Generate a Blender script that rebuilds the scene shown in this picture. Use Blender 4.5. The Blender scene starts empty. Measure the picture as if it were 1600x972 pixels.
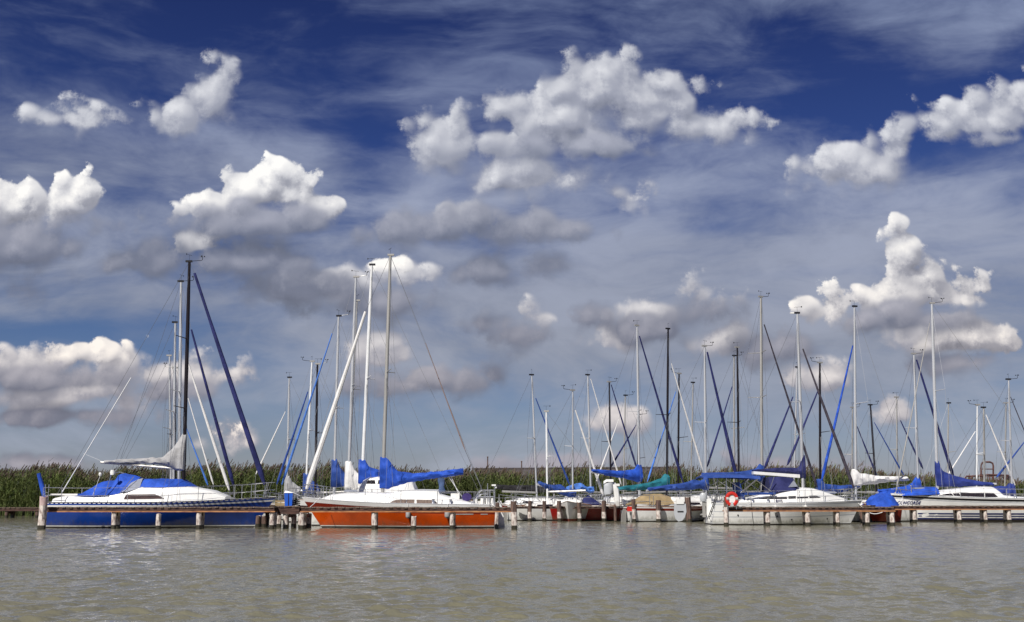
import bpy, math, random
import numpy as np
from mathutils import Vector, Matrix, noise as mnoise
from mathutils.bvhtree import BVHTree

random.seed(7)
rng = np.random.default_rng(7)
sc = bpy.context.scene
COL = sc.collection

# ------------------------------------------------------------------ camera
W0, H0 = 1600.0, 972.0
F = 1750.0                      # focal length in pixels of the photograph
TH = math.atan(289.0 / F)       # the lens looks up this much
CAM_Z = 1.3
cam = bpy.data.objects.new("camera", bpy.data.cameras.new("camera"))
COL.objects.link(cam)
cam.location = (0, 0, CAM_Z)
cam.rotation_euler = (math.pi / 2 + TH, 0, 0)
cam.data.sensor_width = 36.0
cam.data.lens = 36.0 * F / W0
cam.data.clip_start = 0.1
cam.data.clip_end = 5000
sc.camera = cam
CT, ST = math.cos(TH), math.sin(TH)


def ray(px, py):
    cx, cy = (px - W0 / 2) / F, (H0 / 2 - py) / F
    return cx, CT - cy * ST, ST + cy * CT


def P(px, py, D):
    """world point at distance D for a place seen in the photograph"""
    x, y, z = ray(px, py)
    return Vector((x / y * D, D, CAM_Z + z / y * D))


# ------------------------------------------------------------------ sun, exposure
SUN_EL, SUN_AZ = math.radians(46), math.radians(212)
sun = bpy.data.objects.new("sun", bpy.data.lights.new("sun", "SUN"))
COL.objects.link(sun)
sun.data.energy = 5.0
sun.data.angle = math.radians(0.53)
sun.data.color = (1.0, 0.95, 0.87)
sd = Vector((math.sin(SUN_AZ) * math.cos(SUN_EL), math.cos(SUN_AZ) * math.cos(SUN_EL), math.sin(SUN_EL)))
sun.rotation_euler = sd.to_track_quat("Z", "Y").to_euler()
sc.view_settings.view_transform = "Standard"
sc.view_settings.look = "None"
sc.view_settings.exposure = 0.15
sc.view_settings.gamma = 1.0

# ------------------------------------------------------------------ sky
world = bpy.data.worlds.new("World")
sc.world = world
world.use_nodes = True
world.cycles.sampling_method = "MANUAL"
world.cycles.sample_map_resolution = 256


class NT:
    """small helper to write node chains"""
    def __init__(self, tree):
        self.t = tree
        self.n = tree.nodes
        self.n.clear()

    def node(self, kind, **kw):
        nd = self.n.new(kind)
        for k, v in kw.items():
            setattr(nd, k, v)
        return nd

    def put(self, sock, v):
        if v is None:
            return
        if hasattr(v, "is_output"):
            self.t.links.new(v, sock)
        else:
            sock.default_value = v

    def m(self, op, a, b=None, c=None, clamp=False):
        nd = self.node("ShaderNodeMath", operation=op, use_clamp=clamp)
        for i, v in enumerate((a, b, c)):
            self.put(nd.inputs[i], v)
        return nd.outputs[0]

    def v(self, op, a, b=None, c=None):
        nd = self.node("ShaderNodeVectorMath", operation=op)
        for i, v in enumerate((a, b, c)):
            if i < len(nd.inputs):
                self.put(nd.inputs[i], v)
        return nd.outputs["Value"] if op in ("LENGTH", "DOT_PRODUCT", "DISTANCE") else nd.outputs["Vector"]

    def noise(self, vec, scale, detail=5, rough=0.55, dist=0.0, color=False, lac=2.0, dim="3D"):
        nd = self.node("ShaderNodeTexNoise", noise_dimensions=dim)
        self.put(nd.inputs["Vector"], vec)
        nd.inputs["Scale"].default_value = scale
        nd.inputs["Detail"].default_value = detail
        nd.inputs["Roughness"].default_value = rough
        nd.inputs["Lacunarity"].default_value = lac
        nd.inputs["Distortion"].default_value = dist
        return nd.outputs["Color"] if color else nd.outputs["Fac"]

    def step(self, x, a, b, lo=0.0, hi=1.0):
        nd = self.node("ShaderNodeMapRange", interpolation_type="SMOOTHSTEP")
        self.put(nd.inputs["Value"], x)
        for k, v in (("From Min", a), ("From Max", b), ("To Min", lo), ("To Max", hi)):
            self.put(nd.inputs[k], v)
        return nd.outputs["Result"]

    def mix(self, f, a, b, mode="MIX"):
        nd = self.node("ShaderNodeMix", data_type="RGBA", blend_type=mode)
        self.put(nd.inputs[0], f)
        for i, v in ((6, a), (7, b)):
            if not hasattr(v, "is_output") and len(v) == 3:
                v = (*v, 1)
            self.put(nd.inputs[i], v)
        return nd.outputs[2]

    def ramp(self, f, stops, interp="LINEAR"):
        nd = self.node("ShaderNodeValToRGB")
        cr = nd.color_ramp
        cr.interpolation = interp
        while len(cr.elements) < len(stops):
            cr.elements.new(0.5)
        for e, (p, c) in zip(cr.elements, stops):
            e.position = p
            e.color = (*c, 1) if len(c) == 3 else c
        self.put(nd.inputs[0], f)
        return nd.outputs[0]


def skyuv(px, py):
    x, y, z = ray(px, py)
    return x / y, z / y


def ellipse_field(name, ells):
    """node group: point of the sky plane in, smooth union of ellipses out (1 in the middle, 0 at the rim)"""
    g = bpy.data.node_groups.new(name, "ShaderNodeTree")
    g.interface.new_socket("Point", in_out="INPUT", socket_type="NodeSocketVector")
    g.interface.new_socket("Body", in_out="OUTPUT", socket_type="NodeSocketFloat")
    k = NT(g)
    p = k.node("NodeGroupInput").outputs[0]
    acc = None
    for (cx, cy, rx, ry) in ells:
        u, vv = skyuv(cx, cy)
        u2, _ = skyuv(cx + rx, cy)
        _, v2 = skyuv(cx, cy - ry)
        iu, iv = 1.0 / (u2 - u), 1.0 / (v2 - vv)
        l = k.v("LENGTH", k.v("MULTIPLY_ADD", p, (iu, iv, 0), (-u * iu, -vv * iv, 0)))
        sz = math.sqrt(rx * ry) / 45.0
        l = k.m("MULTIPLY_ADD", l, sz, -sz)
        acc = l if acc is None else k.m("SMOOTH_MIN", acc, l, 0.35)
    e = k.m("MAXIMUM", k.m("MULTIPLY", acc, -1.0), -3.0)
    g.links.new(e, k.node("NodeGroupOutput").inputs[0])
    return g


def billow_group():
    """node group: cauliflower-like relief of a cloud, about 0 on average"""
    g = bpy.data.node_groups.new("cloud_billows", "ShaderNodeTree")
    g.interface.new_socket("Point", in_out="INPUT", socket_type="NodeSocketVector")
    g.interface.new_socket("Relief", in_out="OUTPUT", socket_type="NodeSocketFloat")
    k = NT(g)
    p = k.node("NodeGroupInput").outputs[0]
    n1 = k.noise(p, 11.0, 9, 0.64, dim="2D")
    w = k.v("MULTIPLY_ADD", n1, (0.05, 0.03, 0), p)
    vo = k.node("ShaderNodeTexVoronoi", feature="SMOOTH_F1", voronoi_dimensions="2D")
    k.put(vo.inputs["Vector"], w)
    vo.inputs["Scale"].default_value = 30.0
    vo.inputs["Smoothness"].default_value = 0.35
    vo.inputs["Detail"].default_value = 1.0
    vo.inputs["Roughness"].default_value = 0.45
    puff = k.m("SUBTRACT", 0.42, vo.outputs["Distance"])
    out = k.m("MULTIPLY_ADD", k.m("SUBTRACT", n1, 0.5), 2.1, k.m("MULTIPLY", puff, 0.95))
    g.links.new(out, k.node("NodeGroupOutput").inputs[0])
    return g


BRIGHT = [  # bright heaps of cumulus: centre and half size as seen
    (420, 292, 90, 36), (500, 322, 54, 28), (345, 320, 70, 26), (415, 272, 46, 22),
    (25, 325, 70, 48), (105, 315, 54, 36), (0, 300, 50, 30),
    (312, 374, 34, 24), (620, 410, 44, 16),
    (1413, 394, 30, 38), (1414, 412, 40, 36), (1432, 436, 58, 36), (1440, 462, 98, 36), (1500, 464, 44, 26), (1290, 487, 46, 36), (1360, 472, 46, 24),
    (1510, 528, 70, 36), (1565, 544, 50, 24),
    (155, 546, 62, 34), (105, 556, 40, 26), (372, 677, 26, 14),
]
SOFT = [  # paler, thinner heaps
    (930, 148, 78, 66), (860, 192, 105, 52), (1000, 172, 95, 52), (1070, 200, 85, 30), (800, 230, 66, 36), (880, 225, 110, 40),
    (1345, 265, 95, 38), (1400, 232, 46, 36), (1540, 185, 105, 36), (1595, 160, 60, 34),
    (335, 150, 40, 42), (285, 188, 42, 34), (700, 225, 50, 44), (820, 275, 105, 40), (1300, 282, 46, 24), (1490, 207, 50, 20), (1460, 525, 50, 30),
    (600, 555, 56, 28), (1128, 532, 36, 24), (1012, 492, 44, 24), (968, 655, 36, 20), (1292, 592, 44, 24), (1385, 642, 40, 18),
    (845, 498, 44, 22), (850, 352, 46, 22), (980, 312, 30, 20), (720, 332, 44, 18), (1100, 465, 40, 24), (960, 530, 40, 22),
    (110, 185, 70, 22), (640, 590, 60, 22), (560, 440, 64, 34), (630, 425, 60, 26), (372, 680, 36, 22),
    (40, 572, 80, 30), (195, 574, 40, 28), (150, 612, 90, 28), (60, 622, 70, 24), (215, 630, 46, 24), (290, 586, 70, 32), (355, 592, 40, 26),
]
DIM = [  # shaded grey heaps and cloud bases
    (410, 345, 140, 30), (400, 405, 130, 42), (450, 445, 130, 44), (250, 402, 50, 34), (640, 358, 120, 36), (700, 348, 70, 28),
    (20, 390, 105, 40), (20, 445, 60, 30), (170, 350, 60, 24), (600, 472, 80, 36), (690, 592, 95, 30), (620, 600, 70, 22),
    (815, 522, 70, 38), (930, 500, 46, 32), (1000, 520, 66, 28), (860, 362, 90, 30), (870, 405, 70, 38),
    (1100, 485, 56, 36), (1425, 500, 80, 24), (1360, 500, 60, 18), (80, 590, 120, 26), (110, 648, 130, 18), (310, 614, 80, 18),
    (1200, 545, 70, 22), (1510, 570, 90, 20), (760, 425, 70, 30), (540, 482, 50, 24), (190, 405, 46, 22), (900, 235, 150, 24), (1570, 215, 80, 14),
    (90, 728, 90, 16), (870, 722, 120, 18), (1240, 726, 80, 16), (1180, 722, 60, 18),
]
VEIL = [  # (x, y, rx, ry, weight): where the high veil is thick (+) or torn open (-)
    (1250, 15, 230, 50, .50), (1000, 60, 120, 40, .22), (1130, 110, 100, 28, .20), (1480, 95, 60, 18, .30), (1560, 20, 120, 40, .34),
    (100, 190, 120, 36, .36), (30, 240, 90, 60, .26), (350, 215, 90, 34, .28), (480, 230, 90, 26, .18), (440, 90, 90, 70, .12),
    (250, 260, 320, 36, .40), (1050, 240, 160, 40, .14), (1200, 310, 300, 50, .22), (650, 310, 150, 22, .26), (640, 440, 260, 90, .36), (1050, 440, 300, 80, .36), (1350, 400, 260, 40, .20),
    (900, 570, 420, 60, .30), (1350, 580, 300, 70, .40), (200, 440, 260, 50, .22), (1560, 460, 160, 120, .25), (120, 330, 160, 60, .20),
    (580, 200, 70, 90, -.28), (590, 310, 50, 18, -.30), (720, 300, 40, 18, -.30), (60, 520, 130, 26, -.42), (160, 500, 80, 18, -.22), (1350, 150, 130, 60, -.24),
    (940, 320, 70, 16, -.22), (1080, 365, 60, 14, -.22), (1280, 440, 120, 12, -.20), (1500, 400, 100, 18, -.14), (240, 570, 40, 30, -.30), (430, 580, 60, 40, -.12),
    (900, 650, 500, 34, -.18), (160, 690, 260, 24, .14), (1000, 706, 700, 16, .12), (600, 640, 200, 12, .12), (240, 60, 330, 90, -.22), (700, 90, 260, 80, -.20),
]


def build_sky():
    k = NT(world.node_tree)
    tc = k.node("ShaderNodeTexCoord")
    d = tc.outputs["Generated"]
    sep = k.node("ShaderNodeSeparateXYZ")
    k.put(sep.inputs[0], d)
    x, y, z = sep.outputs
    ay = k.m("MAXIMUM", k.m("ABSOLUTE", y), 0.05)
    cmb = k.node("ShaderNodeCombineXYZ")
    k.put(cmb.inputs[0], k.m("DIVIDE", x, ay))
    k.put(cmb.inputs[1], k.m("DIVIDE", z, ay))
    p = cmb.outputs[0]
    zc = k.m("MAXIMUM", z, 0.0)

    sky = k.node("ShaderNodeTexSky", sky_type="NISHITA")
    sky.sun_disc = False
    sky.sun_elevation = SUN_EL
    sky.sun_rotation = SUN_AZ
    sky.altitude = 300
    sky.air_density = 1.0
    sky.dust_density = 0.6
    sky.ozone_density = 4.0
    # deep, polarised blue of the photograph; paler and greyer towards the horizon
    tint = k.ramp(zc, [(0.0, (.51, .48, .58)), (.07, (.44, .45, .58)), (.16, (.31, .36, .53)), (.30, (.19, .235, .47)), (.42, (.14, .165, .37)), (1.0, (.14, .165, .37))])
    base = k.mix(1.0, sky.outputs[0], tint, "MULTIPLY")

    # ---- high veil
    dirst = k.v("MULTIPLY", d, (1.0, 1.0, 2.5))
    wv = k.v("SUBTRACT", k.noise(dirst, 3.0, 3, 0.55, color=True), (.5, .5, .5))
    dirw = k.v("MULTIPLY_ADD", wv, (.22, .22, .22), dirst)
    st = k.noise(dirw, 5.0, 6, 0.60)
    st2 = k.noise(k.v("MULTIPLY", dirw, (1.0, 1.0, 2.6)), 7.0, 4, 0.55)
    cov = k.ramp(zc, [(0.0, (.40,) * 3), (.10, (.46,) * 3), (.22, (.46,) * 3), (.30, (.24,) * 3), (.40, (.14,) * 3), (.7, (.2,) * 3)])
    pw = k.v("MULTIPLY_ADD", wv, (.16, .10, 0), p)
    for (cx, cy, rx, ry, w) in VEIL:
        u, vv = skyuv(cx, cy)
        u2, _ = skyuv(cx + rx, cy)
        _, v2 = skyuv(cx, cy - ry)
        iu, iv = 1 / (u2 - u), 1 / (v2 - vv)
        q = k.v("MULTIPLY_ADD", pw, (iu, iv, 0), (-u * iu, -vv * iv, 0))
        gss = k.m("EXPONENT", k.m("MULTIPLY", k.v("DOT_PRODUCT", q, q), -1.0))
        cov = k.m("MULTIPLY_ADD", gss, w, cov)
    vn = k.m("ADD", k.m("MULTIPLY", st, 1.2), k.m("MULTIPLY", st2, 0.4))   # about .8 on average
    vd = k.m("ADD", cov, k.m("MULTIPLY", k.m("SUBTRACT", vn, 0.8), 1.7))
    veil = k.step(vd, -0.05, 1.0)
    veil_col = k.ramp(zc, [(0, (.35, .38, .45)), (.05, (.31, .345, .43)), (.14, (.325, .345, .41)), (.24, (.33, .365, .47)), (.42, (.22, .275, .43)), (1, (.2, .24, .38))])
    tone = k.step(st, 0.3, 0.7, 0.84, 1.14)
    veil_col = k.v("MULTIPLY", veil_col, k.v("MULTIPLY", (10, 10, 10), tone))
    col = k.mix(k.m("MULTIPLY", veil, 0.86), base, veil_col)

    # ---- heaps: relief here and a little nearer to the sun, the difference is what the sun lights
    bil = billow_group()
    far = k.v("ADD", p, (-0.004, 0.010, 0))
    r0, r1 = (k.node("ShaderNodeGroup") for _ in range(2))
    for nd, at in ((r0, p), (r1, far)):
        nd.node_tree = bil
        k.put(nd.inputs[0], at)
    r0, r1 = r0.outputs[0], r1.outputs[0]

    warm = k.v("MULTIPLY", k.ramp(zc, [(0, (1.0, .90, .84)), (.10, (1.0, .93, .87)), (.20, (1.0, .985, .97)), (.3, (.98, .99, 1.0))]), (10, 10, 10))   # low air warms the far clouds

    def layer(col, ells, name, amp, lo, hi, ge, gr, bias, stops, opac):
        g = ellipse_field(name, ells)
        a, b = (k.node("ShaderNodeGroup") for _ in range(2))
        for nd, at in ((a, pw2), (b, k.v("ADD", pw2, (-0.008, 0.022, 0)))):
            nd.node_tree = g
            k.put(nd.inputs[0], at)
        a, b = a.outputs[0], b.outputs[0]
        body = k.m("MULTIPLY_ADD", r0, amp, a)
        soft = k.step(k.m("SUBTRACT", a, b), -0.6, 0.5, hi + 0.75, hi)   # ragged, thinner undersides
        dens = k.m("MULTIPLY", k.step(body, lo, soft), opac)
        lit = k.m("MULTIPLY_ADD", k.m("SUBTRACT", a, b), ge, bias)
        lit = k.m("MULTIPLY_ADD", k.m("SUBTRACT", r0, r1), gr, lit, clamp=True)
        cc = k.v("MULTIPLY", k.ramp(lit, stops), warm)
        return k.mix(dens, col, cc)

    pw2 = k.v("MULTIPLY_ADD", wv, (.035, .02, 0), p)
    col = layer(col, SOFT, "thin_cloud_bodies", 1.15, -0.50, 0.08, .28, .50, .45,
                [(0, (.19, .205, .27)), (.5, (.38, .395, .47)), (1, (.82, .82, .85))], 0.93)
    col = layer(col, BRIGHT, "sunlit_cloud_bodies", 1.1, -0.26, -0.04, .42, .60, .40,
                [(0, (.17, .18, .23)), (.4, (.36, .37, .43)), (.7, (.72, .72, .75)), (1, (1.05, 1.03, 1.0))], 0.97)
    col = layer(col, DIM, "shaded_cloud_bodies", 1.2, -0.50, 0.45, .26, .30, .42,
                [(0, (.095, .11, .155)), (.5, (.185, .207, .285)), (1, (.41, .425, .51))], 0.92)
    bg = k.node("ShaderNodeBackground")
    bg.inputs["Strength"].default_value = 0.09
    k.put(bg.inputs["Color"], col)
    out = k.node("ShaderNodeOutputWorld")
    k.put(out.inputs["Surface"], bg.outputs[0])


build_sky()


# ------------------------------------------------------------------ materials
def mat(name, col, rough=0.5, metal=0.0, var=0.12, nscale=4.0, bump=0.0, bscale=40.0, col2=None, stretch=(1, 1, 1), spec=0.5, trans=0.0, contrast=(0.35, 0.65), coat=0.0, scum=False):
    m = bpy.data.materials.new(name)
    m.use_nodes = True
    k = NT(m.node_tree)
    b = k.node("ShaderNodeBsdfPrincipled")
    o = k.node("ShaderNodeOutputMaterial")
    k.t.links.new(b.outputs[0], o.inputs[0])
    tc = k.node("ShaderNodeTexCoord")
    v = k.v("MULTIPLY", tc.outputs["Object"], stretch)
    n = k.noise(v, nscale, 5, 0.6)
    f = k.step(n, contrast[0], contrast[1])
    c2 = col2 or tuple(c * (1 - var) for c in col)
    cc = k.mix(f, c2, col)
    if scum:   # brown scum line just above the water and faint runs down the side
        sp = k.node("ShaderNodeSeparateXYZ")
        k.put(sp.inputs[0], tc.outputs["Object"])
        sn = k.noise(k.v("MULTIPLY", tc.outputs["Object"], (2.2, 1, .5)), 3.0, 5, .65)
        edge = k.m("MULTIPLY_ADD", k.m("SUBTRACT", sn, .5), -.55, sp.outputs[2])
        cc = k.mix(k.m("MULTIPLY", k.step(edge, .30, .08), .38), cc, (.10, .085, .05))
        runs = k.step(k.noise(k.v("MULTIPLY", tc.outputs["Object"], (9, 1, .35)), 1.0, 3, .6), .60, .78)
        cc = k.mix(k.m("MULTIPLY", runs, .08), cc, (.12, .10, .07))
    k.put(b.inputs["Base Color"], cc)
    k.put(b.inputs["Roughness"], k.step(n, 0.3, 0.7, min(1, rough * 1.25), rough * 0.8))
    b.inputs["Metallic"].default_value = metal
    b.inputs["Specular IOR Level"].default_value = spec
    if coat:
        b.inputs["Coat Weight"].default_value = coat
        b.inputs["Coat Roughness"].default_value = 0.08
    if trans:
        b.inputs["Transmission Weight"].default_value = trans
    if bump:
        bp = k.node("ShaderNodeBump")
        bp.inputs["Strength"].default_value = bump
        bp.inputs["Distance"].default_value = 0.02
        k.put(bp.inputs["Height"], k.noise(v, bscale, 4, 0.6))
        k.put(b.inputs["Normal"], bp.outputs[0])
    return m


M = {}
M["white"] = mat("white_gelcoat", (.80, .80, .78), .28, var=.10, nscale=2.0, coat=.3, scum=True)
M["deckwhite"] = mat("white_deck_paint", (.78, .77, .74), .5, var=.14, nscale=3.0)
M["cream"] = mat("cream_gelcoat", (.66, .62, .53), .35, var=.12, nscale=2.0)
M["greyhull"] = mat("grey_gelcoat", (.45, .47, .50), .3, var=.1, nscale=2.0)
M["bluehull"] = mat("blue_gelcoat", (.008, .045, .27), .22, var=.25, nscale=1.5, coat=.5, scum=True)
M["navyhull"] = mat("navy_stripe_paint", (.018, .025, .12), .25, var=.1)
M["bluestripe"] = mat("blue_stripe_paint", (.02, .07, .33), .3, var=.1)
M["orange"] = mat("orange_gelcoat", (.57, .072, .005), .26, var=.28, nscale=1.2, coat=.4, scum=True)
M["redband"] = mat("dark_red_paint", (.20, .022, .010), .3, var=.2, nscale=2)
M["redhull"] = mat("red_gelcoat", (.33, .016, .013), .3, var=.3, nscale=2, scum=True)
M["brightred"] = mat("bright_red_paint", (.55, .025, .015), .35, var=.15)
M["anti"] = mat("dark_antifouling", (.025, .018, .018), .7, var=.4, nscale=5)
M["boot"] = mat("boot_top_white", (.62, .63, .62), .45, var=.25, nscale=6)
M["black"] = mat("black_paint", (.012, .011, .013), .35, var=.2)
M["alu"] = mat("silver_aluminium", (.62, .63, .65), .36, metal=.4, var=.18, nscale=3, stretch=(1, 1, .3))
M["alugrey"] = mat("weathered_aluminium", (.42, .41, .39), .45, metal=.35, var=.2, nscale=3, stretch=(1, 1, .3))
M["aluwhite"] = mat("white_painted_mast", (.74, .75, .76), .35, var=.1, nscale=3)
M["blackmast"] = mat("black_anodised", (.018, .013, .016), .32, metal=.3, var=.3, nscale=3)
M["steel"] = mat("stainless_steel", (.68, .68, .68), .22, metal=.9, var=.1)
M["wire"] = mat("rigging_wire", (.33, .34, .36), .4, metal=.6, var=.2)
FAB = dict(rough=.85, bump=.75, bscale=6.5, nscale=2.2)
M["fabblue"] = mat("bright_blue_canvas", (.011, .078, .50), var=.42, **FAB)
M["fabmid"] = mat("mid_blue_canvas", (.016, .060, .29), var=.30, **FAB)
M["fabnavy"] = mat("navy_canvas", (.012, .016, .10), var=.35, **FAB)
M["fablight"] = mat("light_blue_canvas", (.07, .20, .62), var=.25, **FAB)
M["fabteal"] = mat("teal_canvas", (.008, .16, .21), var=.35, **FAB)
M["fabgrey"] = mat("grey_sailcloth", (.36, .36, .37), var=.2, **FAB)
M["fabwhite"] = mat("white_sailcloth", (.74, .73, .72), var=.12, **FAB)
M["fabblack"] = mat("black_canvas", (.012, .011, .014), var=.3, **FAB)
M["fabtan"] = mat("tan_tarpaulin", (.34, .25, .13), var=.25, **FAB)
M["fabpurple"] = mat("purple_canvas", (.035, .02, .13), var=.25, **FAB)
M["jibdark"] = mat("dark_furled_sail", (.020, .016, .028), .7, var=.6, nscale=6, col2=(.06, .05, .07))
M["jibred"] = mat("dark_red_wrapped_sail", (.045, .012, .015), .7, nscale=7, col2=(.22, .16, .15), contrast=(.58, .66))
M["glass"] = mat("dark_cabin_glass", (.022, .016, .018), .08, var=.3, nscale=3, spec=.6)
M["glassbrown"] = mat("brown_tinted_glass", (.085, .055, .05), .10, var=.3, nscale=5, spec=.6)
M["curtain"] = mat("pale_curtain_glass", (.26, .20, .16), .15, nscale=9, col2=(.10, .07, .06), stretch=(6, 1, .3), spec=.6)
M["vinyl"] = mat("clear_vinyl", (.30, .32, .38), .12, var=.2, spec=.6)
M["teak"] = mat("teak_wood", (.17, .085, .04), .6, var=.4, nscale=6, stretch=(.3, 1, 1))
M["woodtop"] = mat("weathered_plank", (.20, .15, .115), .85, nscale=5, col2=(.075, .05, .04), stretch=(6, .5, 1), bump=.3)
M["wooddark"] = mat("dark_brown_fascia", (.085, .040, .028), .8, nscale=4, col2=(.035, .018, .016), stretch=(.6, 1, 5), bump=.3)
M["woodlit"] = mat("sunlit_orange_timber", (.46, .22, .085), .75, nscale=5, col2=(.24, .10, .05), stretch=(.7, 1, 3), bump=.2)  # sunlight on the lower pier beam is put into this colour
M["pile"] = mat("bleached_pile", (.62, .56, .51), .85, nscale=5, col2=(.27, .20, .18), stretch=(2, 2, .8), bump=.5, bscale=18, contrast=(.38, .56))
M["piledark"] = mat("brown_pile", (.16, .10, .075), .85, nscale=6, col2=(.06, .038, .035), stretch=(3, 3, .5), bump=.5, bscale=18)
M["pilewet"] = mat("wet_dark_pile_foot", (.05, .045, .03), .35, var=.4, nscale=9)
M["pilepink"] = mat("pale_pink_pile_top", (.55, .42, .40), .8, nscale=5, col2=(.36, .22, .22), bump=.3)
M["rubber"] = mat("dark_rubber", (.02, .02, .022), .6, var=.3)
M["fender"] = mat("grey_vinyl_fender", (.36, .36, .37), .45, var=.15)
M["rust"] = mat("rusty_steel", (.13, .05, .035), .8, nscale=9, col2=(.06, .03, .03), bump=.3)
M["roof"] = mat("grey_roofing", (.075, .062, .062), .85, nscale=5, col2=(.045, .038, .038), bump=.3)
M["wallwood"] = mat("brown_board_wall", (.06, .035, .03), .85, nscale=6, col2=(.03, .02, .02), stretch=(4, 4, .4))
M["bank"] = mat("dark_marsh_mud", (.045, .038, .022), .95, var=.4, nscale=2, bump=.4)
M["flower"] = mat("pale_mint_paint", (.35, .6, .55), .4)


# ------------------------------------------------------------------ mesh builder
class MB:
    def __init__(self):
        self.v, self.f, self.mi = [], [], []

    def add(self, vs, fs, m=0):
        o = len(self.v)
        self.v += [tuple(p) for p in vs]
        for fc in fs:
            self.f.append(tuple(i + o for i in fc))
            self.mi.append(m)

    def box(self, x0, x1, y0, y1, z0, z1, m=0):
        self.add([(x0, y0, z0), (x1, y0, z0), (x1, y1, z0), (x0, y1, z0), (x0, y0, z1), (x1, y0, z1), (x1, y1, z1), (x0, y1, z1)],
                 [(0, 3, 2, 1), (4, 5, 6, 7), (0, 1, 5, 4), (1, 2, 6, 5), (2, 3, 7, 6), (3, 0, 4, 7)], m)

    def loft(self, rings, closed=True, caps=True, m=0, mats=None):
        n = len(rings[0])
        vs = [p for r in rings for p in r]
        fs, mm = [], []
        for i in range(len(rings) - 1):
            for j in range(n if closed else n - 1):
                a, b = i * n + j, i * n + (j + 1) % n
                fs.append((a, b, b + n, a + n))
                mm.append(mats[j] if mats else m)
        if caps:
            fs.append(tuple(range(n - 1, -1, -1)))
            fs.append(tuple(range((len(rings) - 1) * n, len(rings) * n)))
            mm += [m, m]
        o = len(self.v)
        self.v += [tuple(p) for p in vs]
        self.f += [tuple(i + o for i in fc) for fc in fs]
        self.mi += mm

    def tube(self, pts, r, n=6, m=0, sq=1.0):
        pts = [Vector(p) for p in pts]
        rs = r if isinstance(r, (list, tuple)) else [r] * len(pts)
        rings = []
        for i, p in enumerate(pts):
            t = (pts[min(i + 1, len(pts) - 1)] - pts[max(i - 1, 0)])
            t = t.normalized() if t.length > 1e-9 else Vector((0, 0, 1))
            ref = Vector((0, 1, 0)) if abs(t.y) < .9 else Vector((1, 0, 0))
            a = t.cross(ref).normalized()
            b = t.cross(a)
            rings.append([p + (a * math.cos(q) + b * math.sin(q) * sq) * rs[i] for q in (2 * math.pi * j / n for j in range(n))])
        self.loft(rings, m=m)

    def build(self, name, mats, parent=None, smooth=False, loc=None):
        me = bpy.data.meshes.new(name)
        me.from_pydata(self.v, [], self.f)
        mats = mats if isinstance(mats, (list, tuple)) else [mats]
        for q in mats:
            me.materials.append(M[q] if isinstance(q, str) else q)
        if len(mats) > 1:
            me.polygons.foreach_set("material_index", self.mi)
        if smooth:
            me.polygons.foreach_set("use_smooth", [True] * len(self.f))
            try:
                me.set_sharp_from_angle(angle=math.radians(40))
            except Exception:
                pass
        me.update()
        return link(name, me, parent, loc)


def link(name, me, parent=None, loc=None):
    o = bpy.data.objects.new(name, me)
    COL.objects.link(o)
    if parent is not None:
        o.parent = parent
    if loc is not None:
        o.location = loc
    return o


def thing(name, label, cat, loc=(0, 0, 0), rz=0.0, group=None):
    o = bpy.data.objects.new(name, None)
    COL.objects.link(o)
    o.empty_display_size = 0.3
    o.location = loc
    o.rotation_euler = (0, 0, rz)
    return tag(o, label, cat, group)


def tag(o, label=None, cat=None, group=None, kind=None):
    for key, val in (("label", label), ("category", cat), ("group", group), ("kind", kind)):
        if val:
            o[key] = val
    return o


def lerp(a, b, t):
    return a + (b - a) * t


def interp(x, pts):
    """piecewise linear through sorted (x, value) points"""
    pts = sorted(pts)
    if x <= pts[0][0]:
        return pts[0][1]
    for (a, va), (b, vb) in zip(pts, pts[1:]):
        if x <= b:
            return lerp(va, vb, (x - a) / (b - a) if b > a else 0)
    return pts[-1][1]


def surface_side(me):
    """function (x, z) -> half breadth of a closed body at that place"""
    tree = BVHTree.FromPolygons([v.co.copy() for v in me.vertices], [tuple(p.vertices) for p in me.polygons])

    def f(x, z):
        hit = tree.ray_cast(Vector((x, 6, z)), Vector((0, -1, 0)))
        return max(0.0, hit[0].y) if hit[0] is not None else 0.0
    return f


# ------------------------------------------------------------------ boats
class Boat:
    """a boat; its local x runs towards the bow, the origin lies under the mast at the waterline"""

    def __init__(self, name, label, cat, px, D, bow_right, yaw=0.0, group=None):
        self.D = D
        w = P(px, 815, D)
        self.origin = Vector((w.x, D, 0))
        self.rz = math.radians(yaw) + (0 if bow_right else math.pi)
        self.root = thing(name, label, cat, self.origin, self.rz, group)
        self.inv = Matrix.Rotation(-self.rz, 3, "Z")
        self.c, self.s = math.cos(self.rz), math.sin(self.rz)

    def px2x(self, px):
        """local x on the centreline seen at picture column px"""
        q = (px - W0 / 2) / (F / CT)
        # (ox + c t) = q' (D + s t); the column depends a little on height, negligible here
        return (q * self.D - self.origin.x) / (self.c - q * self.s)

    def pxz(self, px, py, y=0.0):
        """local (x, z) in the plane local y for a picture point"""
        x, yy, z = ray(px, py)
        # world = origin + R(x_l, y, 0)
        u = x / yy
        ox, oy = self.origin.x - self.s * y, self.origin.y + self.c * y
        t = (u * oy - ox) / (self.c - u * self.s)
        d = oy + self.s * t
        return t, CAM_Z + z / yy * d

    def L(self, px, py):
        w = P(px, py, self.D)
        return self.inv @ (w - self.origin)


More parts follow.
